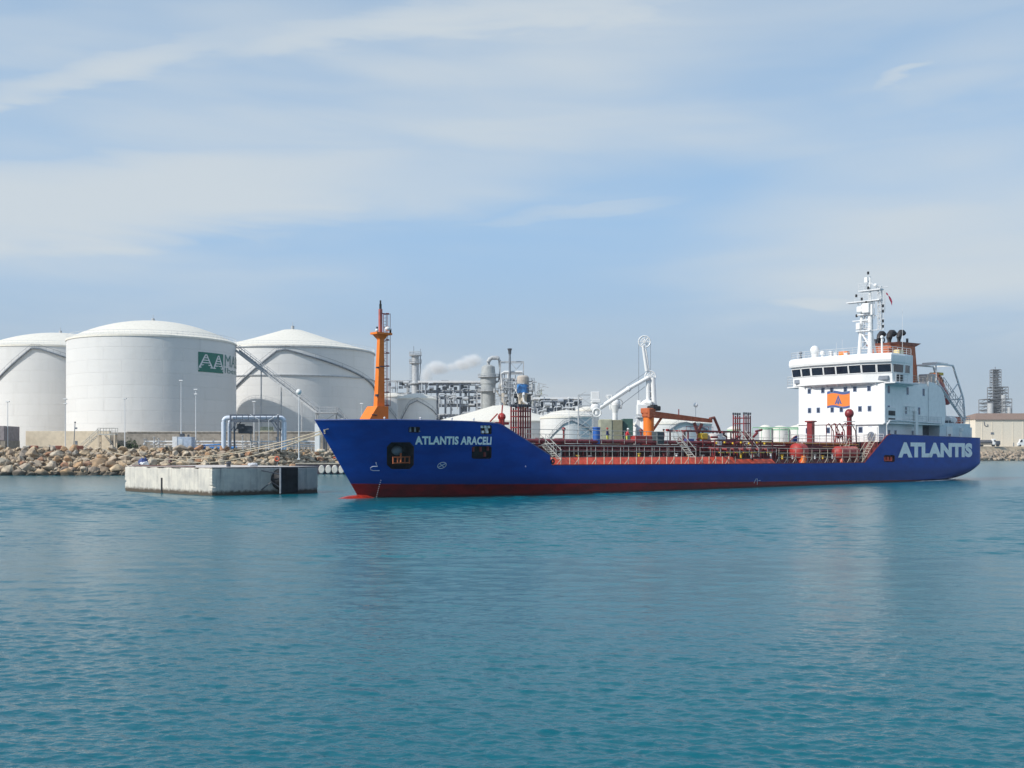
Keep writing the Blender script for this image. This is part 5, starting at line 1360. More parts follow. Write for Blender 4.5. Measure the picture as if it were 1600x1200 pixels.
def bracket(m, u_, v=-7.3, h=.92, w=.75):
    m.add([(u_ - .04, v, 2.95), (u_ - .04, v, 2.95 + h), (u_ + .04, v, 2.95 + h), (u_ + .04, v, 2.95)], [(0, 1, 2, 3)])
    m.beam((u_, v, 2.93), (u_, v, 3.0 + h), .07, .09); m.beam((u_ - w, v + .02, 2.95), (u_ - .02, v + .02, 2.95 + h * .75), .05, .06)
m = MB(); u_ = 19.0; k = 0
while u_ < 52.5:
    if k % 2: bracket(m, u_)
    else: m.beam((u_, -7.3, 2.93), (u_, -7.3, 3.9), .07, .08)
    u_ += 1.35; k += 1
m.build('walkway_bracket', mat('cream_bracket', (.62, .50, .38), .6), ship)
m = MB(); rail(m, [(18.9, -7.3, 3.95), (43.4, -7.3, 3.95)], 1.12, 2, 1.38, .035); m.build('side_railing', GALV, ship)
m = MB(); rail(m, [(44.2, -7.3, 3.95), (60.5, -7.3, 3.95)], 1.0, 2, 2.0, .03); m.build('side_railing', GALV, ship)
m = MB(); rail(m, [(18.9, -5.4, 3.95), (43.4, -5.4, 3.95)], 1.12, 2, 2.7, .03); m.build('inner_railing', GALV, ship)
m = MB(); u_ = 61.0
pts = []
while u_ < 84.6:
    m.path([(u_, -7.35, 2.95), (u_, -7.35, 4.9)], .04, 4); m.path([(u_ - .7, -7.3, 2.95), (u_ - .3, -7.3, 3.3), (u_, -7.35, 3.75)], .045, 4); m.path([(u_ + .7, -7.3, 2.95), (u_ + .3, -7.3, 3.3), (u_, -7.35, 3.75)], .03, 4)
    u_ += 2.0
for z in (4.9, 4.3, 3.75): m.bar((60.8, -7.35, z), (84.8, -7.35, z), .035, n=4)
m.build('side_railing', mat('cream_rail', (.60, .52, .42), .6), ship)
# rail round the trunk deck
for a_, b_ in ((17.6, 43.0), (66, 86)):
    m = MB(); rail(m, [(a_, -4.9, 5.35), (b_, -4.9, 5.35)], 1.45, 3, 1.9, .033); m.build('trunk_railing', GALV, ship)
m = MB(); rail(m, [(17.6, 4.6, 5.35), (86, 4.6, 5.35)], 1.2, 2, 2.6, .03); m.build('trunk_railing', GALV, ship)
# inclined ladders from trunk to walkway
for (x0, y0, x1, y1) in ((848, 680, 873, 705), (1056, 671, 1083, 704), (1160, 674, 1182, 703), (1249, 692, 1258, 717)):
    a = S(x0, y0, -5.0); b = S(x1, y1, -6.9)
    a.z -= .9; b.z -= .9
    m = MB(); ladder(m, a, b, .8, (0, 1, .0), 9, .05, 1.0); m.build('deck_ladder', GALV, ship)
m = MB(); ladder(m, (82.8, -6.8, 2.95), (86.5, -6.8, 6.2), .8, (0, 1, 0), 9, .05, 1.0); ladder(m, (79.5, -5.2, 3.0), (82, -5.2, 5.5), .8, (0, 1, 0), 9, .05, 1.0); m.build('deck_ladder', mat('cream_rail', (.6, .52, .42)), ship)
# deck clutter: valves, small vents, tank hatches
r_ = random.Random(21)
for kk in range(26):
    m = MB(); u_ = 19 + kk * 2.5 + r_.uniform(-.5, .5); v = r_.uniform(-5.6, -4.9); h = r_.uniform(.3, .8)
    m.cyl((u_, -6.0, 2.9), .12, h + .5, 8); m.torus((u_, -6.0, 3.5 + h), .2, .03, n=10, m=4); m.bar((u_, -6, 3.0), (u_ + .9, -5.2, 3.0), .09)
    m.build('valve', mat(('deck_red_paint', 'white_steel', 'yellow_paint', 'pale_grey_steel')[kk % 4], (0, 0, 0)), ship)
m = MB()
for u_ in (22, 25, 31, 36, 47): m.cyl((u_, -2.5, 5.3), .45, .55, 14); m.cyl((u_, -2.5, 5.85), .5, .1, 14); m.piece()
for u_ in (24, 29, 37): m.bar((u_, -4.2, 5.3), (u_, -4.2, 6.9), .1); m.sph((u_, -4.2, 6.9), .22, 8, 6); m.piece()
m.build_pieces('tank_hatch', REDP, ship)
# manifold amidships
m = MB()
for k in range(7):
    u_ = 49.0 + k * 1.75; z = 4.75; m.bar((u_, -2, z + .5), (u_, -6.6, z), .2, n=10); m.bar((u_, -6.62, z), (u_, -6.75, z), .36, n=12); m.bar((u_, -5.6, 3.0), (u_, -5.6, z), .1); m.torus((u_, -5.2, z + .8), .3, .04, n=12, m=4)
m.build('manifold_pipe', REDP, ship, smooth=True)
for k in range(7):
    m = MB(); u_ = 49.0 + k * 1.75; m.box((u_, -6.9, 4.38), (.95, .25, .12)); m.box((u_, -6.2, 5.55 + .1 * (k % 2)), (.25, .2, .22)); m.build('manifold_plate', YELLOW, ship)
m = MB(); 
for x in (48, 52, 56, 60.5): 
    for y in (-6.7, -4.9): m.beam((x, y, 2.9), (x, y, 5.9), .13, .13)
for z in (5.2, 5.9): m.beam((48, -6.7, z), (60.5, -6.7, z), .12, .16); m.beam((48, -4.9, z), (60.5, -4.9, z), .12, .16)
m.bx(48, 60.5, -6.5, -5, 3.2, 3.5); m.build('manifold_frame', CRIMSON, ship)
m = MB()
for k in range(40):
    u_ = r_.uniform(44, 62); v = r_.uniform(-5.5, -1); z = r_.uniform(5.2, 7.2)
    if k % 3: m.bar((u_, v, z), (u_ + r_.uniform(-1.5, 1.5), v, z + r_.uniform(-.3, .6)), r_.uniform(.06, .16))
    else: m.bar((u_, v, 5.2), (u_, v, z), .08)
m.build('deck_pipework', REDP, ship)
m = MB(); m.bx(46.5, 58.5, -3.5, -.5, 7.0, 7.15)
for u_ in range(47, 59, 3):
    for v in (-3.4, -.6): m.beam((u_, v, 5.3), (u_, v, 7.05), .14, .14)
rail(m, [(46.5, -3.5, 7.1), (52, -3.5, 7.1)], .5, 1, 1, .03); m.build('hose_platform', REDP, ship)
m = MB(); p_ = S(1171, 0, 0)
p1 = S(1098, 676, -3.5); m.box((p1.x, p1.y, 6.4), (1.3, .7, .8), bev=.1); m.build('yellow_winch', YELLOW, ship)
m = MB(); p1 = S(1076, 682, -4.2); m.box((p1.x, p1.y, 5.75), (1.5, .6, .6), bev=.05); m.build('blue_box', mat('blue_bin', (.06, .07, .25), .5), ship)
m = MB(); p1 = S(1120, 683, -4.0); m.cyl((p1.x - .4, p1.y, 5.3), .95, 1.35, 16); m.cyl((p1.x - .4, p1.y, 6.6), 1.02, .15, 16); m.cyl((p1.x + 1.4, p1.y + .5, 5.3), .7, 1.0, 14); m.build('white_drum', WHITE, ship, smooth=True)
m = MB(); p1 = S(1140, 684, -4.0); m.bx(p1.x - .8, p1.x + 1.0, -4.2, -3.4, 5.3, 6.1); m.build('magenta_locker', mat('magenta_paint', (.30, .02, .12), .5), ship)
m = MB(); p1 = S(976, 682, -4.3)
m = MB(); p1 = S(932, 683, -4.3); m.cyl((p1.x, p1.y, 5.3), .42, 1.9, 14); m.torus((p1.x, p1.y, 7.1), .43, .05, n=14); m.build('blue_barrel', BLUEP, ship, smooth=True)
m = MB(); p1 = S(1028, 686, -4.3); m.box((p1.x, p1.y, 6.1), (1.3, .9, 1.5), bev=.05); m.build('slate_cabinet', mat('slate_cabinet', (.05, .07, .08), .5), ship)
m = MB(); p1 = S(1002, 690, -4.0); m.box((p1.x, p1.y, 5.85), (3.0, .9, .9), bev=.05); m.build('red_winch', REDT, ship)
# riser bundles
def risers(u0, u1, n, ztop, name, rows=(-1.4, 1.4)):
    m = MB()
    for v in rows:
        for k in range(n): x = u0 + (u1 - u0) * k / (n - 1); m.bar((x, v, 5.2), (x, v, ztop - (.25 if k % 2 else 0)), .095, n=8)
    for z in (5.9, 7.1, 8.3, ztop - .6):
        for v in rows: m.beam((u0 - .1, v, z), (u1 + .1, v, z), .1, .1)
        for x in (u0, u1): m.beam((x, rows[0], z), (x, rows[1], z), .1, .1)
    m.build(name, REDP, ship); 
    m = MB()
    for v in rows:
        for k in range(n): x = u0 + (u1 - u0) * k / (n - 1); m.cyl((x, v, ztop - .15), .13, .3, 8); m.piece()
    m.build_pieces('riser_cap', DGREY, ship)
risers(20.7, 22.5, 6, 9.5, 'vent_risers', (-.55, .6)); risers(62.4, 63.9, 4, 9.65, 'vent_risers', (-1.0, .7))
m = MB(); p1 = S(1218, 660, -2); m.box((82.5, 1.0, 7.2), (.8, .9, 3.6), bev=.05); m.box((82.5, 1, 9.0), (1.2, 1.3, .22)); m.build('vent_housing', REDP, ship)
m = MB(); 
for k in range(5): m.path([(83.5 + k * .0, -1 - k * .9, 5.4), (83.5, -1 - k * .9, 8.4), (84.2, -1 - k * .9, 8.7), (85.5, -1 - k * .9, 7.6), (85.8, -1 - k * .9, 5.5)], .08, 6)
m.build('gooseneck_pipe', REDP, ship, smooth=True)
m = MB(); p1 = S(1311, 676, -3.8); m.bar((p1.x - 1.2, p1.y, 5.3), (p1.x - .7, p1.y, 7.4), .12); m.bar((p1.x + 1.2, p1.y, 5.3), (p1.x + .8, p1.y, 7.4), .12); m.bar((p1.x - .9, p1.y, 6.7), (p1.x + 1, p1.y, 6.9), .2); m.bar((p1.x - .9, p1.y, 7.2), (p1.x - .9, p1.y, 8.6), .08); m.sph((p1.x, p1.y, 6.8), .4, 10, 6); m.build('fire_monitor', REDP, ship)
# tall vent post with a ball
m = MB(); p1 = S(1327, 700, -4.2); X_ = p1.x; m.bar((X_, -4.2, 3.0), (X_, -4.2, 9.6), .42, .36, 12); m.build('vent_post', REDP, ship, smooth=True)
m = MB(); m.sph((X_, -4.2, 10.1), .66, 16, 10, (1, 1, 1.05)); m.build('vent_ball', REDP, ship, smooth=True)
m = MB()
for z in (8.3, 8.9): m.torus((X_, -4.2, z), .85, .05, n=12, m=4); m.bar((X_ - .8, -4.2, z), (X_ + .8, -4.2, z), .05)
m.build('post_ring', GREYW, ship)
# red cylinders lying on deck
def redtank(u0, u1, v, z, r_):
    m = MB(); rs = []
    for x, k in ((u0 - r_ * .5, .05), (u0 - r_ * .42, .5), (u0 - r_ * .2, .85), (u0, 1), (u1, 1), (u1 + r_ * .2, .85), (u1 + r_ * .42, .5), (u1 + r_ * .5, .05)): rs.append([(x, v + r_ * k * cos(2 * pi * i / 20), z + r_ * k * sin(2 * pi * i / 20)) for i in range(20)])
    m.loft(rs); m.build('deck_tank', REDT, ship, smooth=True)
    m = MB(); 
    for x in (u0 + .3, u1 - .3): m.bx(x - .15, x + .15, v - r_ * .8, v + r_ * .8, 2.9, z - r_ * .6)
    m.build('tank_saddle', REDL, ship)
redtank(67.3, 68.8, -5.9, 4.5, 1.12); redtank(78.0, 82.8, -5.9, 4.35, .92)
m = MB(); m.cyl((67.6, -6.9, 2.95), .35, 1.0, 10); m.build('orange_drum', ORANGE, ship)

# ---- deck crane
m = MB(); p1 = S(1013.5, 690, 0); U = p1.x; m.cyl((U, 0, 5.2), .66, 3.5, 20); m.build('crane_pedestal', ORANGE, ship, smooth=True)
m = MB(); m.cyl((U, 0, 5.2), .95, .9, 20); m.build('crane_base', REDT, ship)
m = MB(); m.lathe((U, 0, 8.7), [(.66, 0), (.82, .1), (.82, .5), (.66, .7)], 20); m.box((U - .1, 0, 9.5), (1.5, 1.3, .7), bev=.1); m.box((U - .5, -.6, 9.2), (.6, .35, 1.2), bev=.08); m.build('crane_turret', BROWNO, ship)
m = MB(); m.box((U + .9, -.1, 9.85), (1.5, 1.1, .6), bev=.1); m.box((U + .9, -.1, 10.2), (.8, .6, .2), bev=.05); m.build('crane_winch', BLACK, ship)
m = MB(); a = Vector((U + .6, 0, 9.1)); b = S(1111, 658, 0); 
m.loft([[(a.x, -.32, a.z - .38), (a.x, .32, a.z - .38), (a.x, .32, a.z + .4), (a.x, -.32, a.z + .4)], [(b.x, -.22, b.z - .2), (b.x, .22, b.z - .2), (b.x, .22, b.z + .25), (b.x, -.22, b.z + .25)]]); m.build('crane_jib', BROWNO, ship)
m = MB(); m.beam((U + .7, 0, 7.0), (U + 2.6, 0, 8.8), .2, .24); m.build('jib_cylinder', BROWNO, ship)
m = MB(); e = b; m.path([e + Vector((-.4, -.1, .3)), e + Vector((.5, -.1, .5)), e + Vector((1.6, -.1, -1.0)), e + Vector((2.4, -.1, -2.6))], .2, 6); m.beam(e + Vector((-3.6, 0, -.3)), e + Vector((-2.9, 0, -1.6)), .3, .3); m.beam(e + Vector((-2.0, 0, -.4)), e + Vector((-2.9, 0, -1.6)), .3, .3); m.bar(e + Vector((-2.9, 0, -1.6)), e + Vector((-2.9, 0, -3)), .12); m.build('jib_tip', mat('jib_tip_brown', (.22, .07, .05), .6), ship)
m = MB(); m.bar((U + 6, 0, 8.9), (U + 6, 0, 9.9), .07); m.build('jib_light_post', REDP, ship)

# ---- superstructure
SH = mat('superstructure_white', (.86, .86, .85), .4, var=.03, streak=.22)
m = MB(); m.bx(89.2, 103.2, -7.2, 7.2, 8.85, 14.75, .04); sup = m.build('superstructure', SH, ship)
m = MB(); m.bx(89.2, 103.2, -6.3, 7.2, 5.95, 8.7, .03); m.build('deckhouse', SH, ship)
m = MB(); m.bx(89.0, 107.6, -7.35, 7.35, 8.70, 8.85); m.build('boat_deck', SH, ship)
# raised rear block with the rounded after edge
m = MB(); prof = [(103.2, 8.85), (108.9, 8.85), (109.3, 10.5), (109.2, 12.4), (108.7, 13.7), (107.6, 14.75), (105.6, 15.35), (103.2, 15.5)]
m.loft([[(x, v, z) for x, z in prof] for v in (-7.19, 7.19)]); m.build('rear_casing', SH, ship)
m = MB(); m.bar((103.25, -7.24, 8.9), (103.25, -7.24, 15.6), .07); m.bar((89.25, -7.24, 8.9), (89.25, -7.24, 14.7), .05); m.build('corner_pipe', WHITE2, ship)
m = MB(); m.bx(92, 103, -7.1, 7.1, 14.75, 15.1); m.build('monkey_deck', SH, ship)
# lower after deckhouse with doors and openings
m = MB(); m.bx(107.6, 118.8, -7.0, 7.0, 5.95, 9.15, .05); ah = m.build('after_deckhouse', mat('pale_blue_house', (.62, .70, .74), .5, var=.04), ship)
m = MB(); m.bx(103.2, 107.6, -5.2, 6, 5.95, 8.7); m.build('shaded_recess', mat('recess_shade_grey', (.10, .12, .15), .7), ship)  # the opening's shade put into a dark grey block
m = MB(); a = S(1479, 668, -7.03); m.bx(a.x, a.x + 2.0, -7.12, -7.0, 6.0, 8.6); m.build('after_door', WHITE, ship)
m = MB(); m.bx(a.x + .5, a.x + 1.3, -7.16, -7.121, 7.0, 7.4); m.build('door_window', PORT, ship)
m = MB(); a = S(1499, 668, -7.03); m.bx(a.x, a.x + .9, -7.12, -7.0, 6.0, 7.9); m.cyl((a.x + .45, -7.2, 7.9), .3, .5, 10); m.build('after_vent', WHITE, ship)
m = MB(); m.bx(118.9, 120.3, -6.6, -6.3, 5.95, 8.6); m.bx(118.82, 118.9, -6.9, 6.9, 6, 9.1); m.build('stern_screen', WHITE, ship)
m = MB(); rail(m, [(107.8, -6.9, 9.15), (118.7, -6.9, 9.15), (118.7, 6.9, 9.15)], 1.1, 3, 1.6, .035); m.build('after_railing', WHITE2, ship)
m = MB(); a = S(1484, 655, -5.5); m.bar((a.x - 1, a.y, 9.75), (a.x + 1.3, a.y, 9.75), .6, n=14); m.build('liferaft_canister', WHITE, ship, smooth=True)
m = MB(); a = S(1495, 655, -5.5)
for k in range(3): m.cyl((a.x + k * .9, a.y, 9.15), .33, 1.2, 10)
m.build('orange_canister', mat('red_orange', (.60, .12, .05), .5), ship, smooth=True)
m = MB(); m.cyl((112.2, -6.2, 9.15), .5, .5); m.box((114.2, -5.6, 9.4), (1.1, .8, .6)); m.build('deck_winch', DGREY, ship)
# windows
def shipwin(p, w, h, axis, par=sup):
    m = MB(); x, y, z = p
    if axis == 'f':
        m.cur = 0; m.bx(x - .05, x - .001, y - w / 2 - .09, y + w / 2 + .09, z - h / 2 - .09, z + h / 2 + .09, .03)
        m.cur = 1; m.bx(x - .06, x - .02, y - w / 2, y + w / 2, z - h / 2, z + h / 2)
    else:
        m.cur = 0; m.bx(x - w / 2 - .09, x + w / 2 + .09, y - .05, y - .001, z - h / 2 - .09, z + h / 2 + .09, .03)
        m.cur = 1; m.bx(x - w / 2, x + w / 2, y - .06, y - .02, z - h / 2, z + h / 2)
    m.build('window', [BLUEF, PORT], par)
for px in (1264.7, 1285.8, 1299.7, 1321, 1335.8, 1358): p = F(px, 608, 89.2); shipwin((89.2, p.y, 13.95), .42, .62, 'f')
for px in (1265, 1278.7, 1300.5, 1314.7, 1343.8, 1358.7): p = F(px, 640, 89.2); shipwin((89.2, p.y, 10.95), .42, .66, 'f')
for px in (1262, 1294, 1344.7, 1359.7): p = F(px, 672, 89.2); shipwin((89.2, p.y, 7.8), .5, .72, 'f')
for px in (1388.5, 1418, 1443): p = S(px, 607, -7.2); shipwin((p.x, -7.2, 13.75), .42, .95, 's')
for px in (1388.5, 1415, 1436): p = S(px, 640, -7.2); shipwin((p.x, -7.2, 10.8), .42, .95, 's')
for px in (1389, 1399, 1426): p = S(px, 673, -6.3); shipwin((p.x, -6.3, 7.4), .4, .6, 's')
# front doors, ledge pipes and rails at the deckhouse
m = MB(); p = F(1366, 680, 89.2); m.bx(89.08, 89.199, -6.1, -3.9, 6.0, 8.2); m.build('front_door', WHITE, ship)
m = MB(); m.bx(88.9, 89.19, -7.2, -2.6, 8.55, 8.72); m.bx(88.9, 89.19, -2.75, -2.6, 6, 8.6); m.build('door_canopy', WHITE2, ship)
m = MB(); m.path([(89.4, -7.5, 6.0), (89.4, -7.5, 8.5), (90.2, -7.5, 9.1), (92.5, -7.5, 9.2), (107, -7.45, 9.0)], .12, 8); m.build('side_pipe', WHITE2, ship, smooth=True)
m = MB(); rail(m, [(95.0, -7.45, 8.9), (98.3, -7.45, 8.9)], 2.5, 4, 1.5, .07); m.build('rail_screen', WHITE, ship)
m = MB(); m.bx(98.3, 99.1, -7.6, -7.3, 6.0, 10.8, .03); m.build('white_pillar', WHITE, ship)
m = MB(); m.bx(89.9, 92.4, -7.35, -7.202, 9.0, 11.1, .03); m.build('locker', WHITE, ship)
m = MB(); m.bx(90.15, 92.15, -7.40, -7.36, 9.9, 10.6); m.bx(90.15, 92.15, -7.40, -7.36, 9.3, 9.5); m.build('locker_vent', BLACK, ship)
m = MB(); rail(m, [(99.5, -7.4, 8.9), (107.4, -7.4, 8.9)], 1.1, 3, 1.4, .035); m.build('boat_deck_railing', WHITE2, ship)
m = MB(); rail(m, [(88.9, -7.2, 6.0), (88.9, 7.2, 6.0)], 1.1, 3, 1.6, .035); m.build('front_railing', WHITE2, ship)
# company emblem: waving flag panel
ytop = 13.72; vL, vR = 2.2, -1.62
em = MB(); wv = lambda t: .14 * sin(t * 2 * pi)
def flagband(m, z0, z1, off, n=20):
    vs = []; fs = []
    for i in range(n + 1):
        t_ = i / n; v = vL + (vR - vL) * t_; vs += [(89.2 - off, v, z0 + wv(t_)), (89.2 - off, v, z1 + wv(t_))]
    for i in range(n): fs.append((2 * i, 2 * i + 2, 2 * i + 3, 2 * i + 1))
    m.add(vs, fs)
m = MB(); flagband(m, 11.35, 13.62, .03); m.build('emblem_panel', EMBO, sup)
m = MB(); flagband(m, 13.35, 13.75, .036); m.piece(); flagband(m, 11.2, 11.52, .036); m.build_pieces('emblem_border', EMBB, sup)
m = MB(); c_ = .3; 
def flp(m, pts, off=.042): m.add([(89.2 - off, c_ - a_, b_) for a_, b_ in pts], [tuple(range(len(pts)))])
flp(m, [(-.62, 11.75), (-.30, 11.85), (.02, 12.75), (.0, 13.2)]); flp(m, [(.0, 13.2), (-.02, 12.75), (.30, 11.85), (.62, 11.75)]); flp(m, [(-.2, 11.95), (0, 11.65), (.2, 11.95), (0, 12.55)], .046); m.build('emblem_letter', EMBB, sup)

# wheelhouse
def plan(off):  # plan polygon, counter-clockwise seen from above, grown by off at the front
    return [(88.2 - off, -4.2), (88.2 - off, 4.2), (89.5 - off, 8.3 + off * .3), (92.6, 8.5 + off * .3), (95.9, 8.3), (95.9, -8.3), (92.6, -8.5 - off * .3), (89.5 - off, -8.3 - off * .3)][::-1]
def ring(off, z): return [(x, y, z) for x, y in plan(off)]
m = MB(); m.loft([ring(0, 14.8), ring(.1, 16.05)]); m.build('wheelhouse_wall', SH, ship)
m = MB(); m.loft([ring(.10, 16.051), ring(.42, 17.65)]); wh = m.build('window_band', SH, ship)
m = MB(); m.loft([ring(.45, 17.651), ring(.8, 17.75), ring(.9, 18.1), ring(.82, 18.75), ring(.4, 19.05)]); m.build('wheelhouse_roof', SH, ship)
m = MB(); m.loft([ring(-1.1, 14.4), ring(-.1, 14.795)]); m.build('wheelhouse_soffit', WHITE2, ship)
m = MB()
for k in range(13): v = -6 + k; m.beam((89.15, v, 14.38), (88.35 + abs(v) * .1, v, 14.78), .06, .3)
m.build('soffit_bracket', WHITE2, ship)
def bandpt(e0, e1, t, h):   # point on the sloped band between plan corners
    A = plan(.10); B = plan(.42)
    a_ = Vector((*A[e0], 16.051)).lerp(Vector((*A[e1], 16.051)), t); b_ = Vector((*B[e0], 17.65)).lerp(Vector((*B[e1], 17.65)), t)
    return a_.lerp(b_, h)
P = plan(0)
def bandwin(e0, e1, t0, t1, outward, nameit='bridge_window'):
    q4 = [bandpt(e0, e1, t0, .10), bandpt(e0, e1, t1, .10), bandpt(e0, e1, t1, .88), bandpt(e0, e1, t0, .88)]
    n_ = (q4[1] - q4[0]).cross(q4[3] - q4[0]).normalized()
    if n_.dot(outward) < 0: n_ = -n_
    m = MB(); m.loft([[p - n_ * .01 for p in q4], [p + n_ * .03 for p in q4]]); m.build(nameit, GLASS, wh)
    m = MB()
    for a_, b_ in ((0, 1), (1, 2), (2, 3), (3, 0)): m.beam(q4[a_] + n_ * .03, q4[b_] + n_ * .03, .09, .09)
    m.build('window_frame', SH, wh)
out = Vector((-1, 0, -.1))
# P reversed: 0=(89.5,-8.3) 1=(92.6,-8.5) 2=(95.9,-8.3) 3=(95.9,8.3) 4=(92.6,8.5) 5=(89.5,8.3) 6=(88.2,4.2) 7=(88.2,-4.2)
for a_, b_ in ((.02, .48), (.52, .98)): bandwin(7, 0, a_, b_, out)
for k in range(4): bandwin(6, 7, .01 + k * .25, .01 + k * .25 + .235, out)
for a_, b_ in ((.02, .48), (.52, .97)): bandwin(5, 6, a_, b_, out)
bandwin(0, 1, .06, .9, Vector((0, -1, 0))); bandwin(1, 2, .04, .6, Vector((0, -1, 0)))
m = MB(); 
for (v0, v1, z0) in ((-7.9, -6.3, 15.1), (6.9, 7.8, 15.2)):
    x = 89.0 if v0 < 0 else 89.05
    m.bx(x - .15, x + .5, v0, v1, z0, z0 + .62, .04); m.piece()
m.build_pieces('wing_light_box', mat('lamp_grey', (.25, .28, .33), .4), ship)
m = MB()
for u_ in (90.6, 91.6): m.bx(u_, u_ + .5, -8.62, -8.4, 15.0, 15.9)
m.build('navigation_light', BLACK, ship)
m = MB(); m.bx(89.2, 96.5, -8.9, -7.0, 14.6, 14.78); m.bx(89.4, 96, 7, 9.4, 14.6, 14.78); rail(m, [(89.5, -8.85, 14.78), (93, -8.85, 14.78)], 1.2, 3, 1.2, .035); rail(m, [(89.6, 8.4, 14.78), (89.6, 9.4, 14.78), (93, 9.4, 14.78)], 1.6, 4, 1.0, .04); m.build('wing_platform', WHITE2, ship)
m = MB(); rail(m, [(95.9, -8.0, 19.05), (88.8, -8.0, 19.05), (87.8, -4.2, 19.05), (87.8, 4.2, 19.05), (88.8, 8.2, 19.05), (95.5, 8.2, 19.05)], 1.0, 3, 1.5, .032); m.build('roof_railing', WHITE2, ship)
# roof gear
def F2(px, py, u): return F(px, py, u)
p = F(1273, 540, 92); m = MB(); m.sph((92, p.y, 19.75 + .75), .72, 18, 12, (1, 1, 1.12)); m.cyl((92, p.y, 19), .4, 1.0, 12, .55); m.build('satellite_dome', WHITE, ship, smooth=True)
p = F(1285, 545, 92); m = MB(); m.sph((92, p.y, 20.0), .4, 14, 8); m.cyl((92, p.y, 19), .16, .8, 8); m.build('satellite_dome', WHITE, ship, smooth=True)
p = F(1251, 548, 89.5); m = MB(); m.cyl((89.5, p.y, 19), .3, .8, 10, .1); m.sph((89.5, p.y, 20.05), .28, 10, 6); m.build('roof_searchlight', GREY, ship, smooth=True)
m = MB()
for px, u_, h_ in ((1298, 88.5, .9), (1306, 88.5, .6), (1322, 89, .5)): p = F(px, 552, u_); m.box((u_, p.y, 19 + h_ / 2), (.4, .5, h_)); 
m.build('roof_locker', WHITE2, ship)
p = F(1318, 549, 91); m = MB(); m.bx(90.6, 91.4, p.y - .8, p.y + .6, 19.3, 19.9); m.build('orange_float', ORANGE, ship)
m = MB(); p = F(1378, 540, 93); m.bar((93, p.y, 19), (93, p.y, 21.6), .16, .14, 8); m.sph((93, p.y, 21.9), .26, 10, 6); m.build('gyro_post', WHITE, ship, smooth=True)
m = MB()
for px, h_ in ((1410, 9.0),): p = S(px, 550, -5); m.bar((p.x, -5, 15), (p.x, -5, 19 + 7.8), .045, .02, 5)
p = F(1316, 540, 93); m.bar((93, p.y, 19), (93, p.y, 22), .02, n=4); m.bar((93, p.y + 1, 19), (93, p.y + 1, 21.6), .02, n=4); m.build('whip_antenna', WHITE2, ship)
m = MB(); p = S(1404, 543, -5.2); m.box((p.x, -5.2, 19.6), (1.5, 1, 1.2), bev=.1); m.build('yellow_buoy', mat('cream_yellow', (.75, .6, .3), .5), ship)
# radar mast
MU = 95.5
def MZ(py): return CAMH + (HOR - py) * .1 * 1.008
def MV(px): return F(px, 500, MU).y
m = MB(); vl, vr = MV(1342), MV(1359.5)
m.bar((MU, vl, 19), (MU, MV(1346), MZ(500)), .3, .22, 10); m.bar((MU, vr, 19), (MU, MV(1359.5), MZ(482)), .38, .3, 10); m.bar((MU + 1.6, vr - .2, 19), (MU + .2, MV(1358), MZ(505)), .2, .16, 8)
m.bar((MU, MV(1345), MZ(520)), (MU, MV(1357), MZ(540)), .12); m.bar((MU, MV(1347), MZ(519)), (MU, MV(1359), MZ(521)), .12); m.bar((MU, MV(1347), MZ(503)), (MU, MV(1359), MZ(503)), .14)
m.bar((MU, MV(1346), MZ(502)), (MU, MV(1347), MZ(478)), .2, .18, 8); m.bar((MU, MV(1359.5), MZ(482)), (MU, MV(1359.5), MZ(436)), .24, .12, 8); m.build('radar_mast', WHITE, ship, smooth=True)
m = MB()
for y, a_, b_ in ((473.5, 1325, 1377), (502.5, 1333, 1358), (494, 1341, 1363), (519, 1340, 1362), (457.5, 1344, 1378)): m.box((MU, (MV(a_) + MV(b_)) / 2, MZ(y)), (1.2 if y != 502.5 else .4, abs(MV(a_) - MV(b_)), .16))
m.build('mast_yard', WHITE2, ship)
m = MB()
for (x0_, x1_, y_) in ((1343, 1364, 493), (1340, 1363, 517), (1338, 1366, 473), (1344, 1360, 457)): rail(m, [(MU - .5, MV(x0_), MZ(y_)), (MU - .5, MV(x1_), MZ(y_))], 1.1, 3, .8, .035)
for px in (1373, 1376.5): m.bar((MU, MV(px), MZ(519)), (MU, MV(px), MZ(452)), .06, n=5)
for k in range(12): m.bar((MU, MV(1373), MZ(517 - k * 5)), (MU, MV(1376.5), MZ(517 - k * 5)), .035, n=4)
for y in (519, 497, 474): m.bar((MU, MV(1360), MZ(y)), (MU, MV(1377), MZ(y)), .06, n=4)
for px in (1348, 1352, 1356, 1366): m.bar((MU, MV(px), MZ(502)), (MU, MV(px), MZ(475)), .06, n=4)
m.bar((MU, MV(1378), MZ(455)), (MU, MV(1388), MZ(455)), .05, n=4); truss(m, (MU + .5, (MV(1346) + MV(1359)) / 2, MZ(546)), (MU + .5, (MV(1346) + MV(1359)) / 2, MZ(474)), .9, abs(MV(1346) - MV(1359)), 7, .07)
truss(m, (MU, (MV(1372) + MV(1377)) / 2, MZ(519)), (MU, (MV(1372) + MV(1377)) / 2, MZ(453)), .5, .55, 7, .045)
for a_, b_ in (((1340, 474), (1348, 500)), ((1364, 474), (1360, 495)), ((1340, 519), (1346, 533)), ((1362, 519), (1360, 530)), ((1350, 457), (1359, 440)), ((1372, 457), (1360, 445))): m.bar((MU, MV(a_[0]), MZ(a_[1])), (MU, MV(b_[0]), MZ(b_[1])), .06, n=4)
m.build('mast_rigging', WHITE2, ship)
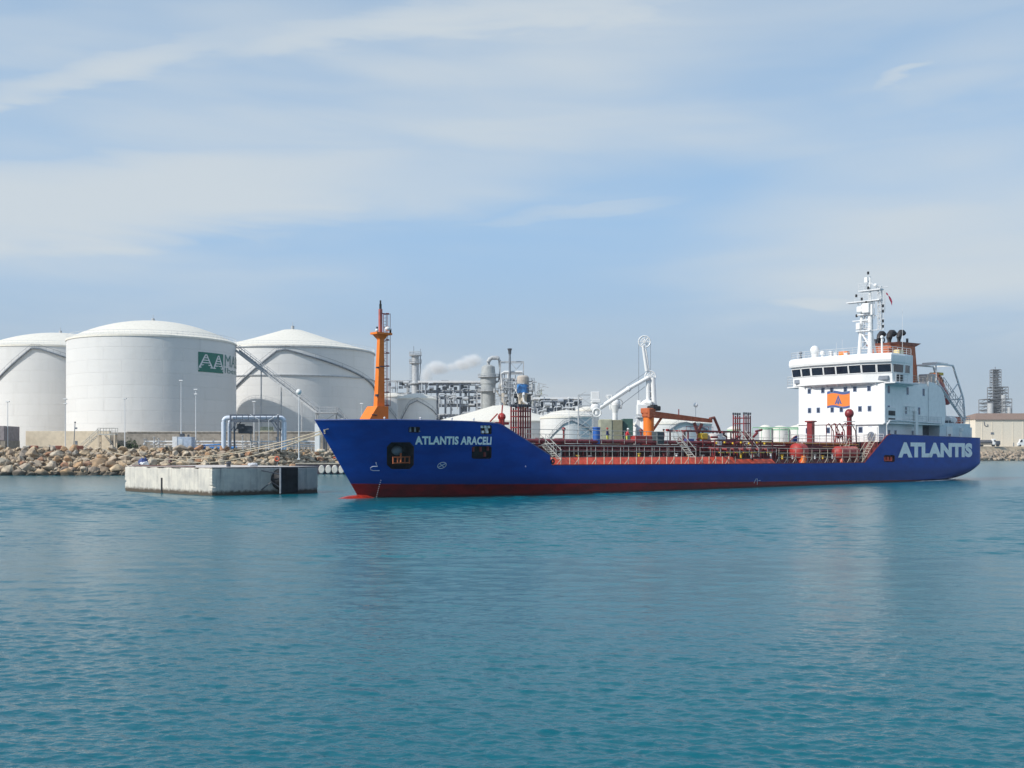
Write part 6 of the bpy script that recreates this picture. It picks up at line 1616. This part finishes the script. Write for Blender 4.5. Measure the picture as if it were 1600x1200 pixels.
m = MB(); m.box((MU - .6, MV(1347), MZ(486)), (.8, .9, .9), bev=.1); m.piece(); m.box((MU - .6, MV(1357), MZ(485)), (.9, 1.2, 1.5), bev=.1); m.piece(); m.sph((MU - .4, MV(1370), MZ(451)), .3, 10, 6); m.piece(); m.box((MU - .5, MV(1344), MZ(512)), (.6, .7, 1.0), bev=.1); m.piece(); m.box((MU - .4, MV(1355.5), MZ(441)), (.3, .5, .8)); m.piece(); m.box((MU - .8, MV(1366), MZ(488)), (.2, .3, 1.6)); m.build_pieces('radar_unit', WHITE, ship)
m = MB()
for px, y in ((1340.5, 464), (1341, 495), (1341.5, 511), (1349, 470), (1356, 476), (1359, 454), (1359, 431), (1382, 484), (1382, 492), (1382, 507), (1382, 515)): m.cyl((MU - .5, MV(px), MZ(y) - .2), .17, .42, 8); m.piece()
m.build_pieces('mast_lamp', BLACK, ship)
m = MB(); m.bar((MU, MV(1380), MZ(519)), (MU, MV(1380), MZ(460)), .05, n=4)
for y in (519, 512, 503, 488, 480): m.bar((MU, MV(1376), MZ(y)), (MU, MV(1383), MZ(y)), .04, n=4)
m.build('lamp_bracket', WHITE2, ship)
# ensign on the mast
fl = empty('mast_flag', SW(MU, MV(1383), MZ(476)), SA); fl.scale = (1.25, 1.25, 1.25); tag(fl, 'small limp maroon flag hanging from the radar mast', 'flag')
m = MB(); nn = 8; rs = []
for j in range(nn + 1):
    t_ = j / nn; y0 = -.1 - 0.75 * t_; rs.append([(.05 * sin(j * 1.7), y0 + .12 * sin(j), 1.25 - 1.1 * t_ - .2), (.12 * sin(j * 1.3 + 1), y0 - .15, .95 - 1.1 * t_), (.05 * cos(j), y0 - .35 + .3 * t_, .45 - 1.1 * t_)])
m.loft(rs, cap=False, close=False); o_ = m.build('cloth', PINK, fl); md = o_.modifiers.new('thick', 'SOLIDIFY'); md.thickness = .03
m = MB(); m.bar((0, .03, -1.4), (0, .03, 1.3), .02, n=4); m.build('halyard', ROPE, fl)

# funnel with exhausts
m = MB(); FU0, FU1 = 102.6, 108.3
m.loft([[(FU0 - .3, -2.9, 14.5), (FU1 + .5, -2.9, 14.5), (FU1 + .5, 2.9, 14.5), (FU0 - .3, 2.9, 14.5)], [(FU0, -2.7, 21.6), (FU1 - .3, -2.7, 21.6), (FU1 - .3, 2.7, 21.6), (FU0, 2.7, 21.6)]]); m.build('funnel', BROWNO, ship)
m = MB(); m.loft([[(FU0 - .1, -2.8, 21.601), (FU1 - .2, -2.8, 21.601), (FU1 - .2, 2.8, 21.601), (FU0 - .1, 2.8, 21.601)], [(FU0 - .3, -2.9, 22.0), (FU1 + 1.4, -2.9, 22.2), (FU1 + 1.4, 2.9, 22.2), (FU0 - .3, 2.9, 22.0)]]); m.build('funnel_lip', mat('funnel_lip_brown', (.30, .09, .05), .6), ship)
for v, r_ in ((1.6, .42), (0, .5), (-1.5, .42)):
    m = MB(); uu = 104.6 + (0 - v) * .2; m.path([(uu, v, 21.8), (uu, v, 23.0), (uu + .15, v, 23.5), (uu + .6, v, 23.85), (uu + 1.2, v, 23.9), (uu + 1.6, v, 23.7)], r_, 12); m.build('exhaust_pipe', SOOT, ship, smooth=True)
m = MB(); m.cyl((103.4, 1.8, 21.9), .25, .9, 8, .4); m.cyl((106.9, -1.9, 21.9), .2, 1.0, 8); m.torus((104.3, .9, 22.7), .4, .12, 'y', 12); m.build('funnel_vent', DGREY, ship)
m = MB(); rail(m, [(103.5, -7.0, 15.5), (107.3, -7.0, 15.1)], 1.1, 3, 1.2, .035); rail(m, [(96.2, -7.0, 15.1), (103, -7.0, 15.1)], 1.1, 3, 1.2, .035); m.build('casing_railing', mat('cream_rail', (.6, .52, .42)), ship)
m = MB(); m.box((101.2, -4.4, 16.1), (2.6, 1.6, 2.0), bev=.1); m.box((99.8, -5.2, 15.7), (.9, .9, 1.3), bev=.1); m.build('funnel_housing', BROWNO, ship)

# free-fall lifeboat and launching frame
fr2 = MB()
def R_(px, py, v): return S(px, py, v)
for v in (-5.9, -2.6):
    dv = (v + 5.9)
    a = Vector((110.0, v, 15.2)); b = Vector((118.9, v, 9.6)); c = Vector((108.6, v, 18.6)); d = Vector((114.7, v, 18.7))
    fr2.beam(a + Vector((-1.5, 0, .9)), b, .26, .34); fr2.beam(d, Vector((118.6, v, 13.4)), .22, .28); fr2.beam(Vector((118.6, v, 13.4)), b + Vector((.3, 0, .2)), .22, .28)
    fr2.beam(c, d, .24, .24); fr2.beam(Vector((108.8, v, 15.4)), c, .2, .2)
    fr2.beam(Vector((113, v, 13.5)), Vector((116.8, v, 16.0)), .15, .15); fr2.beam(Vector((115.6, v, 11.8)), Vector((118.0, v, 14.2)), .15, .15)
    fr2.beam(b, Vector((118.6, v, 9.1)), .25, .25)
for p in ((108.6, 18.6), (114.7, 18.7), (118.7, 13.3), (118.9, 9.7), (113, 13.4)): fr2.beam((p[0], -5.9, p[1]), (p[0], -2.6, p[1]), .2, .2)
fr2.build('launching_frame', mat('frame_grey', (.74, .76, .77), .5, var=.1), ship)
m = MB(); rail(m, [(110.5, -6.3, 15.6), (118.2, -6.3, 10.9)], 1.0, 2, 1.0, .05); ladder(m, (110, -6.4, 15), (118.2, -6.4, 10.0), .7, (0, 1, 0), 16, .05); m.box((109, -4.2, 16.3), (1.0, 2.4, 1.6), bev=.1); m.build('frame_ladder', GREYW, ship)
m = MB(); m.bx(109.8, 113.6, -5.6, -3.0, 18.85, 19.05); m.build('frame_top_plate', WHITE, ship)
lb = empty('free_fall_lifeboat', SW(112.6, -4.3, 14.6), SA); tag(lb, 'orange-red free-fall lifeboat tilted stern-down in its launching frame', 'lifeboat')
ang = radians(31); m = MB(); n = 16; rs = []
def lbp(x, y, z): return (x * cos(ang) + z * sin(ang), y, -x * sin(ang) + z * cos(ang))
for x, w_, h_, zc_ in ((-3.2, .3, .3, .3), (-3.0, .9, .8, .2), (-1.5, 1.25, 1.15, 0), (1.2, 1.25, 1.15, 0), (3.2, .9, .9, .1), (4.4, .3, .35, .35), (4.7, .05, .05, .4)):
    rs.append([lbp(x, w_ * cos(2 * pi * i / n), zc_ + h_ * sin(2 * pi * i / n)) for i in range(n)])
m.loft(rs); m.build('hull', mat('lifeboat_red', (.42, .03, .03), .4), lb, smooth=True)
m = MB(); rs = []
for x, w_, z0, z1 in ((-3.0, .7, .6, 1.0), (-2.6, .95, .6, 1.7), (-1.0, 1.0, .7, 1.8), (.6, .9, .8, 1.3)): rs.append([lbp(x, -w_, z0), lbp(x, w_, z0), lbp(x, w_ * .8, z1), lbp(x, -w_ * .8, z1)])
m.loft(rs); m.build('canopy', mat('lifeboat_orange', (.72, .17, .05), .4), lb)
m = MB(); m.box(lbp(-1.7, 0, 2.1), (1.9, 1.5, .45), bev=.05); m.build('yellow_hood', YELLOW, lb)
m = MB(); 
for x in (-2.2, -1.5, -.8): m.box(lbp(x, -.92, 1.35), (.3, .12, .32))
m.build('window', GLASS, lb)

# ---- people on deck
def person(name_label, loc, rz, trousers, jacket, hat, lean=0.0, arm=.5):
    t = empty('person', loc, rz); tag(t, name_label, 'person')
    V = [(0, 0, .95), (0, 0, 1.2), (.0 + lean, 0, 1.42), (lean * 1.3, 0, 1.52), (lean * 1.5, 0, 1.64), (lean * 1.5 + .01, 0, 1.76),
         (0, -.11, .9), (.03, -.12, .5), (-.02, -.13, .07), (.12, -.13, .03), (0, .11, .9), (.06, .12, .5), (0, .13, .07), (.14, .13, .03),
         (lean, -.2, 1.4), (lean + .05, -.26, 1.12), (lean + .05 + arm * .25, -.22, .95 + arm * .2), (lean, .2, 1.4), (lean + .03, .27, 1.12), (lean + .2 + arm * .1, .24, .92 + arm * .1)]
    E_ = [(0, 1), (1, 2), (2, 3), (3, 4), (4, 5), (0, 6), (6, 7), (7, 8), (8, 9), (0, 10), (10, 11), (11, 12), (12, 13), (2, 14), (14, 15), (15, 16), (2, 17), (17, 18), (18, 19)]
    Rr = [.15, .16, .15, .07, .105, .09, .1, .075, .055, .045, .1, .075, .055, .045, .075, .055, .045, .075, .055, .045]
    me = bpy.data.meshes.new('person_body'); me.from_pydata(V, E_, []); ob = bpy.data.objects.new('body', me); COL.objects.link(ob)
    sk = ob.modifiers.new('skin', 'SKIN'); ob.modifiers.new('sub', 'SUBSURF').levels = 1
    for i, r_ in enumerate(Rr): me.skin_vertices[0].data[i].radius = (r_, r_)
    me.skin_vertices[0].data[0].use_root = True
    bpy.context.view_layer.update()
    m2 = bpy.data.meshes.new_from_object(ob.evaluated_get(bpy.context.evaluated_depsgraph_get()))
    ob.modifiers.clear(); ob.data = m2; bpy.data.meshes.remove(me)
    m2.materials.clear()
    for x in (trousers, jacket, SKIN, RUBBER): m2.materials.append(x)
    for p in m2.polygons:
        z = p.center.z; p.use_smooth = True
        p.material_index = 3 if z < .1 else 0 if z < .93 and abs(p.center.y) < .2 else (2 if z > 1.5 or (z < 1.0 and abs(p.center.y) > .2) else 1)
    ob.parent = t
    m = MB(); m.lathe((lean * 1.5, 0, 1.72), [(.14, 0), (.135, .07), (.09, .13), (.01, .15)], 12); m.lathe((lean * 1.5, 0, 1.71), [(.17, 0), (.14, .015)], 12); m.build('helmet', hat, t, smooth=True)
    return t
def deckpos(px, v, z): p = S(px, 690, v); return SW(p.x, p.y, z)
person('person in red overalls and a dark helmet standing by the ladder behind the slate cabinet', deckpos(1037, -3.6, 5.35), SA + 2.2, REDC, REDC, BLACK)
person('person in pale hi-vis trousers and dark top at the khaki cabin behind the rail', deckpos(949, -3.6, 5.35), SA - 1.2, HIVIS, NAVY, REDT)
person('person in dark red top and pale trousers bending near the orange crane pedestal', deckpos(979, -3.4, 5.35), SA - .6, HIVIS, REDC, WHITE, .12, 1.0)

# ---- mooring lines
def line_thing(a, b, sag, label, r_=.045):
    a, b = Vector(a), Vector(b); t = empty('mooring_line', b); tag(t, label, 'rope', 'mooring lines from the bow')
    pts = []
    for i in range(25):
        q_ = i / 24; p = a.lerp(b, q_); p.z -= sag * 4 * q_ * (1 - q_); pts.append(p - b)
    m = MB(); m.path(pts, r_, 6); m.build('rope', ROPE, t, smooth=True)
fp = SW(-4.2, -.45, 6.45)
line_thing(fp, W(272, 713, 214.5), .9, 'upper pale mooring rope running from the bow down to the rocks', .055)
line_thing(SW(-4.15, -.45, 6.3), W(262, 715, 213), 1.8, 'lower pale mooring rope sagging from the bow to the rocks', .055)
line_thing(SW(-4.1, -.45, 6.15), (W(150, 697, 224)), 2.6, 'thin dark rope passing left of the bow towards the shore platform', .04)
m = MB(); m.path([onhull(-3.9, 6.55, .03), onhull(-4.1, 6.5, .2), SW(0,0,0) * 0 + Vector((-4.3, -.55, 6.35))], .04, 5); m.build('bow_chock_rope', ROPE, ship)
bo = empty('shore_bollard', W(266, 716, 213.5)); tag(bo, 'dark bollard on the rocks holding the bow ropes', 'bollard')
m = MB(); m.lathe((0, 0, -.8), [(.4, 0), (.32, .2), (.28, .8), (.45, .95), (.4, 1.1), (.1, 1.15)], 14); m.build('bollard_post', mat('maroon_iron', (.12, .05, .05), .6), bo, smooth=True)
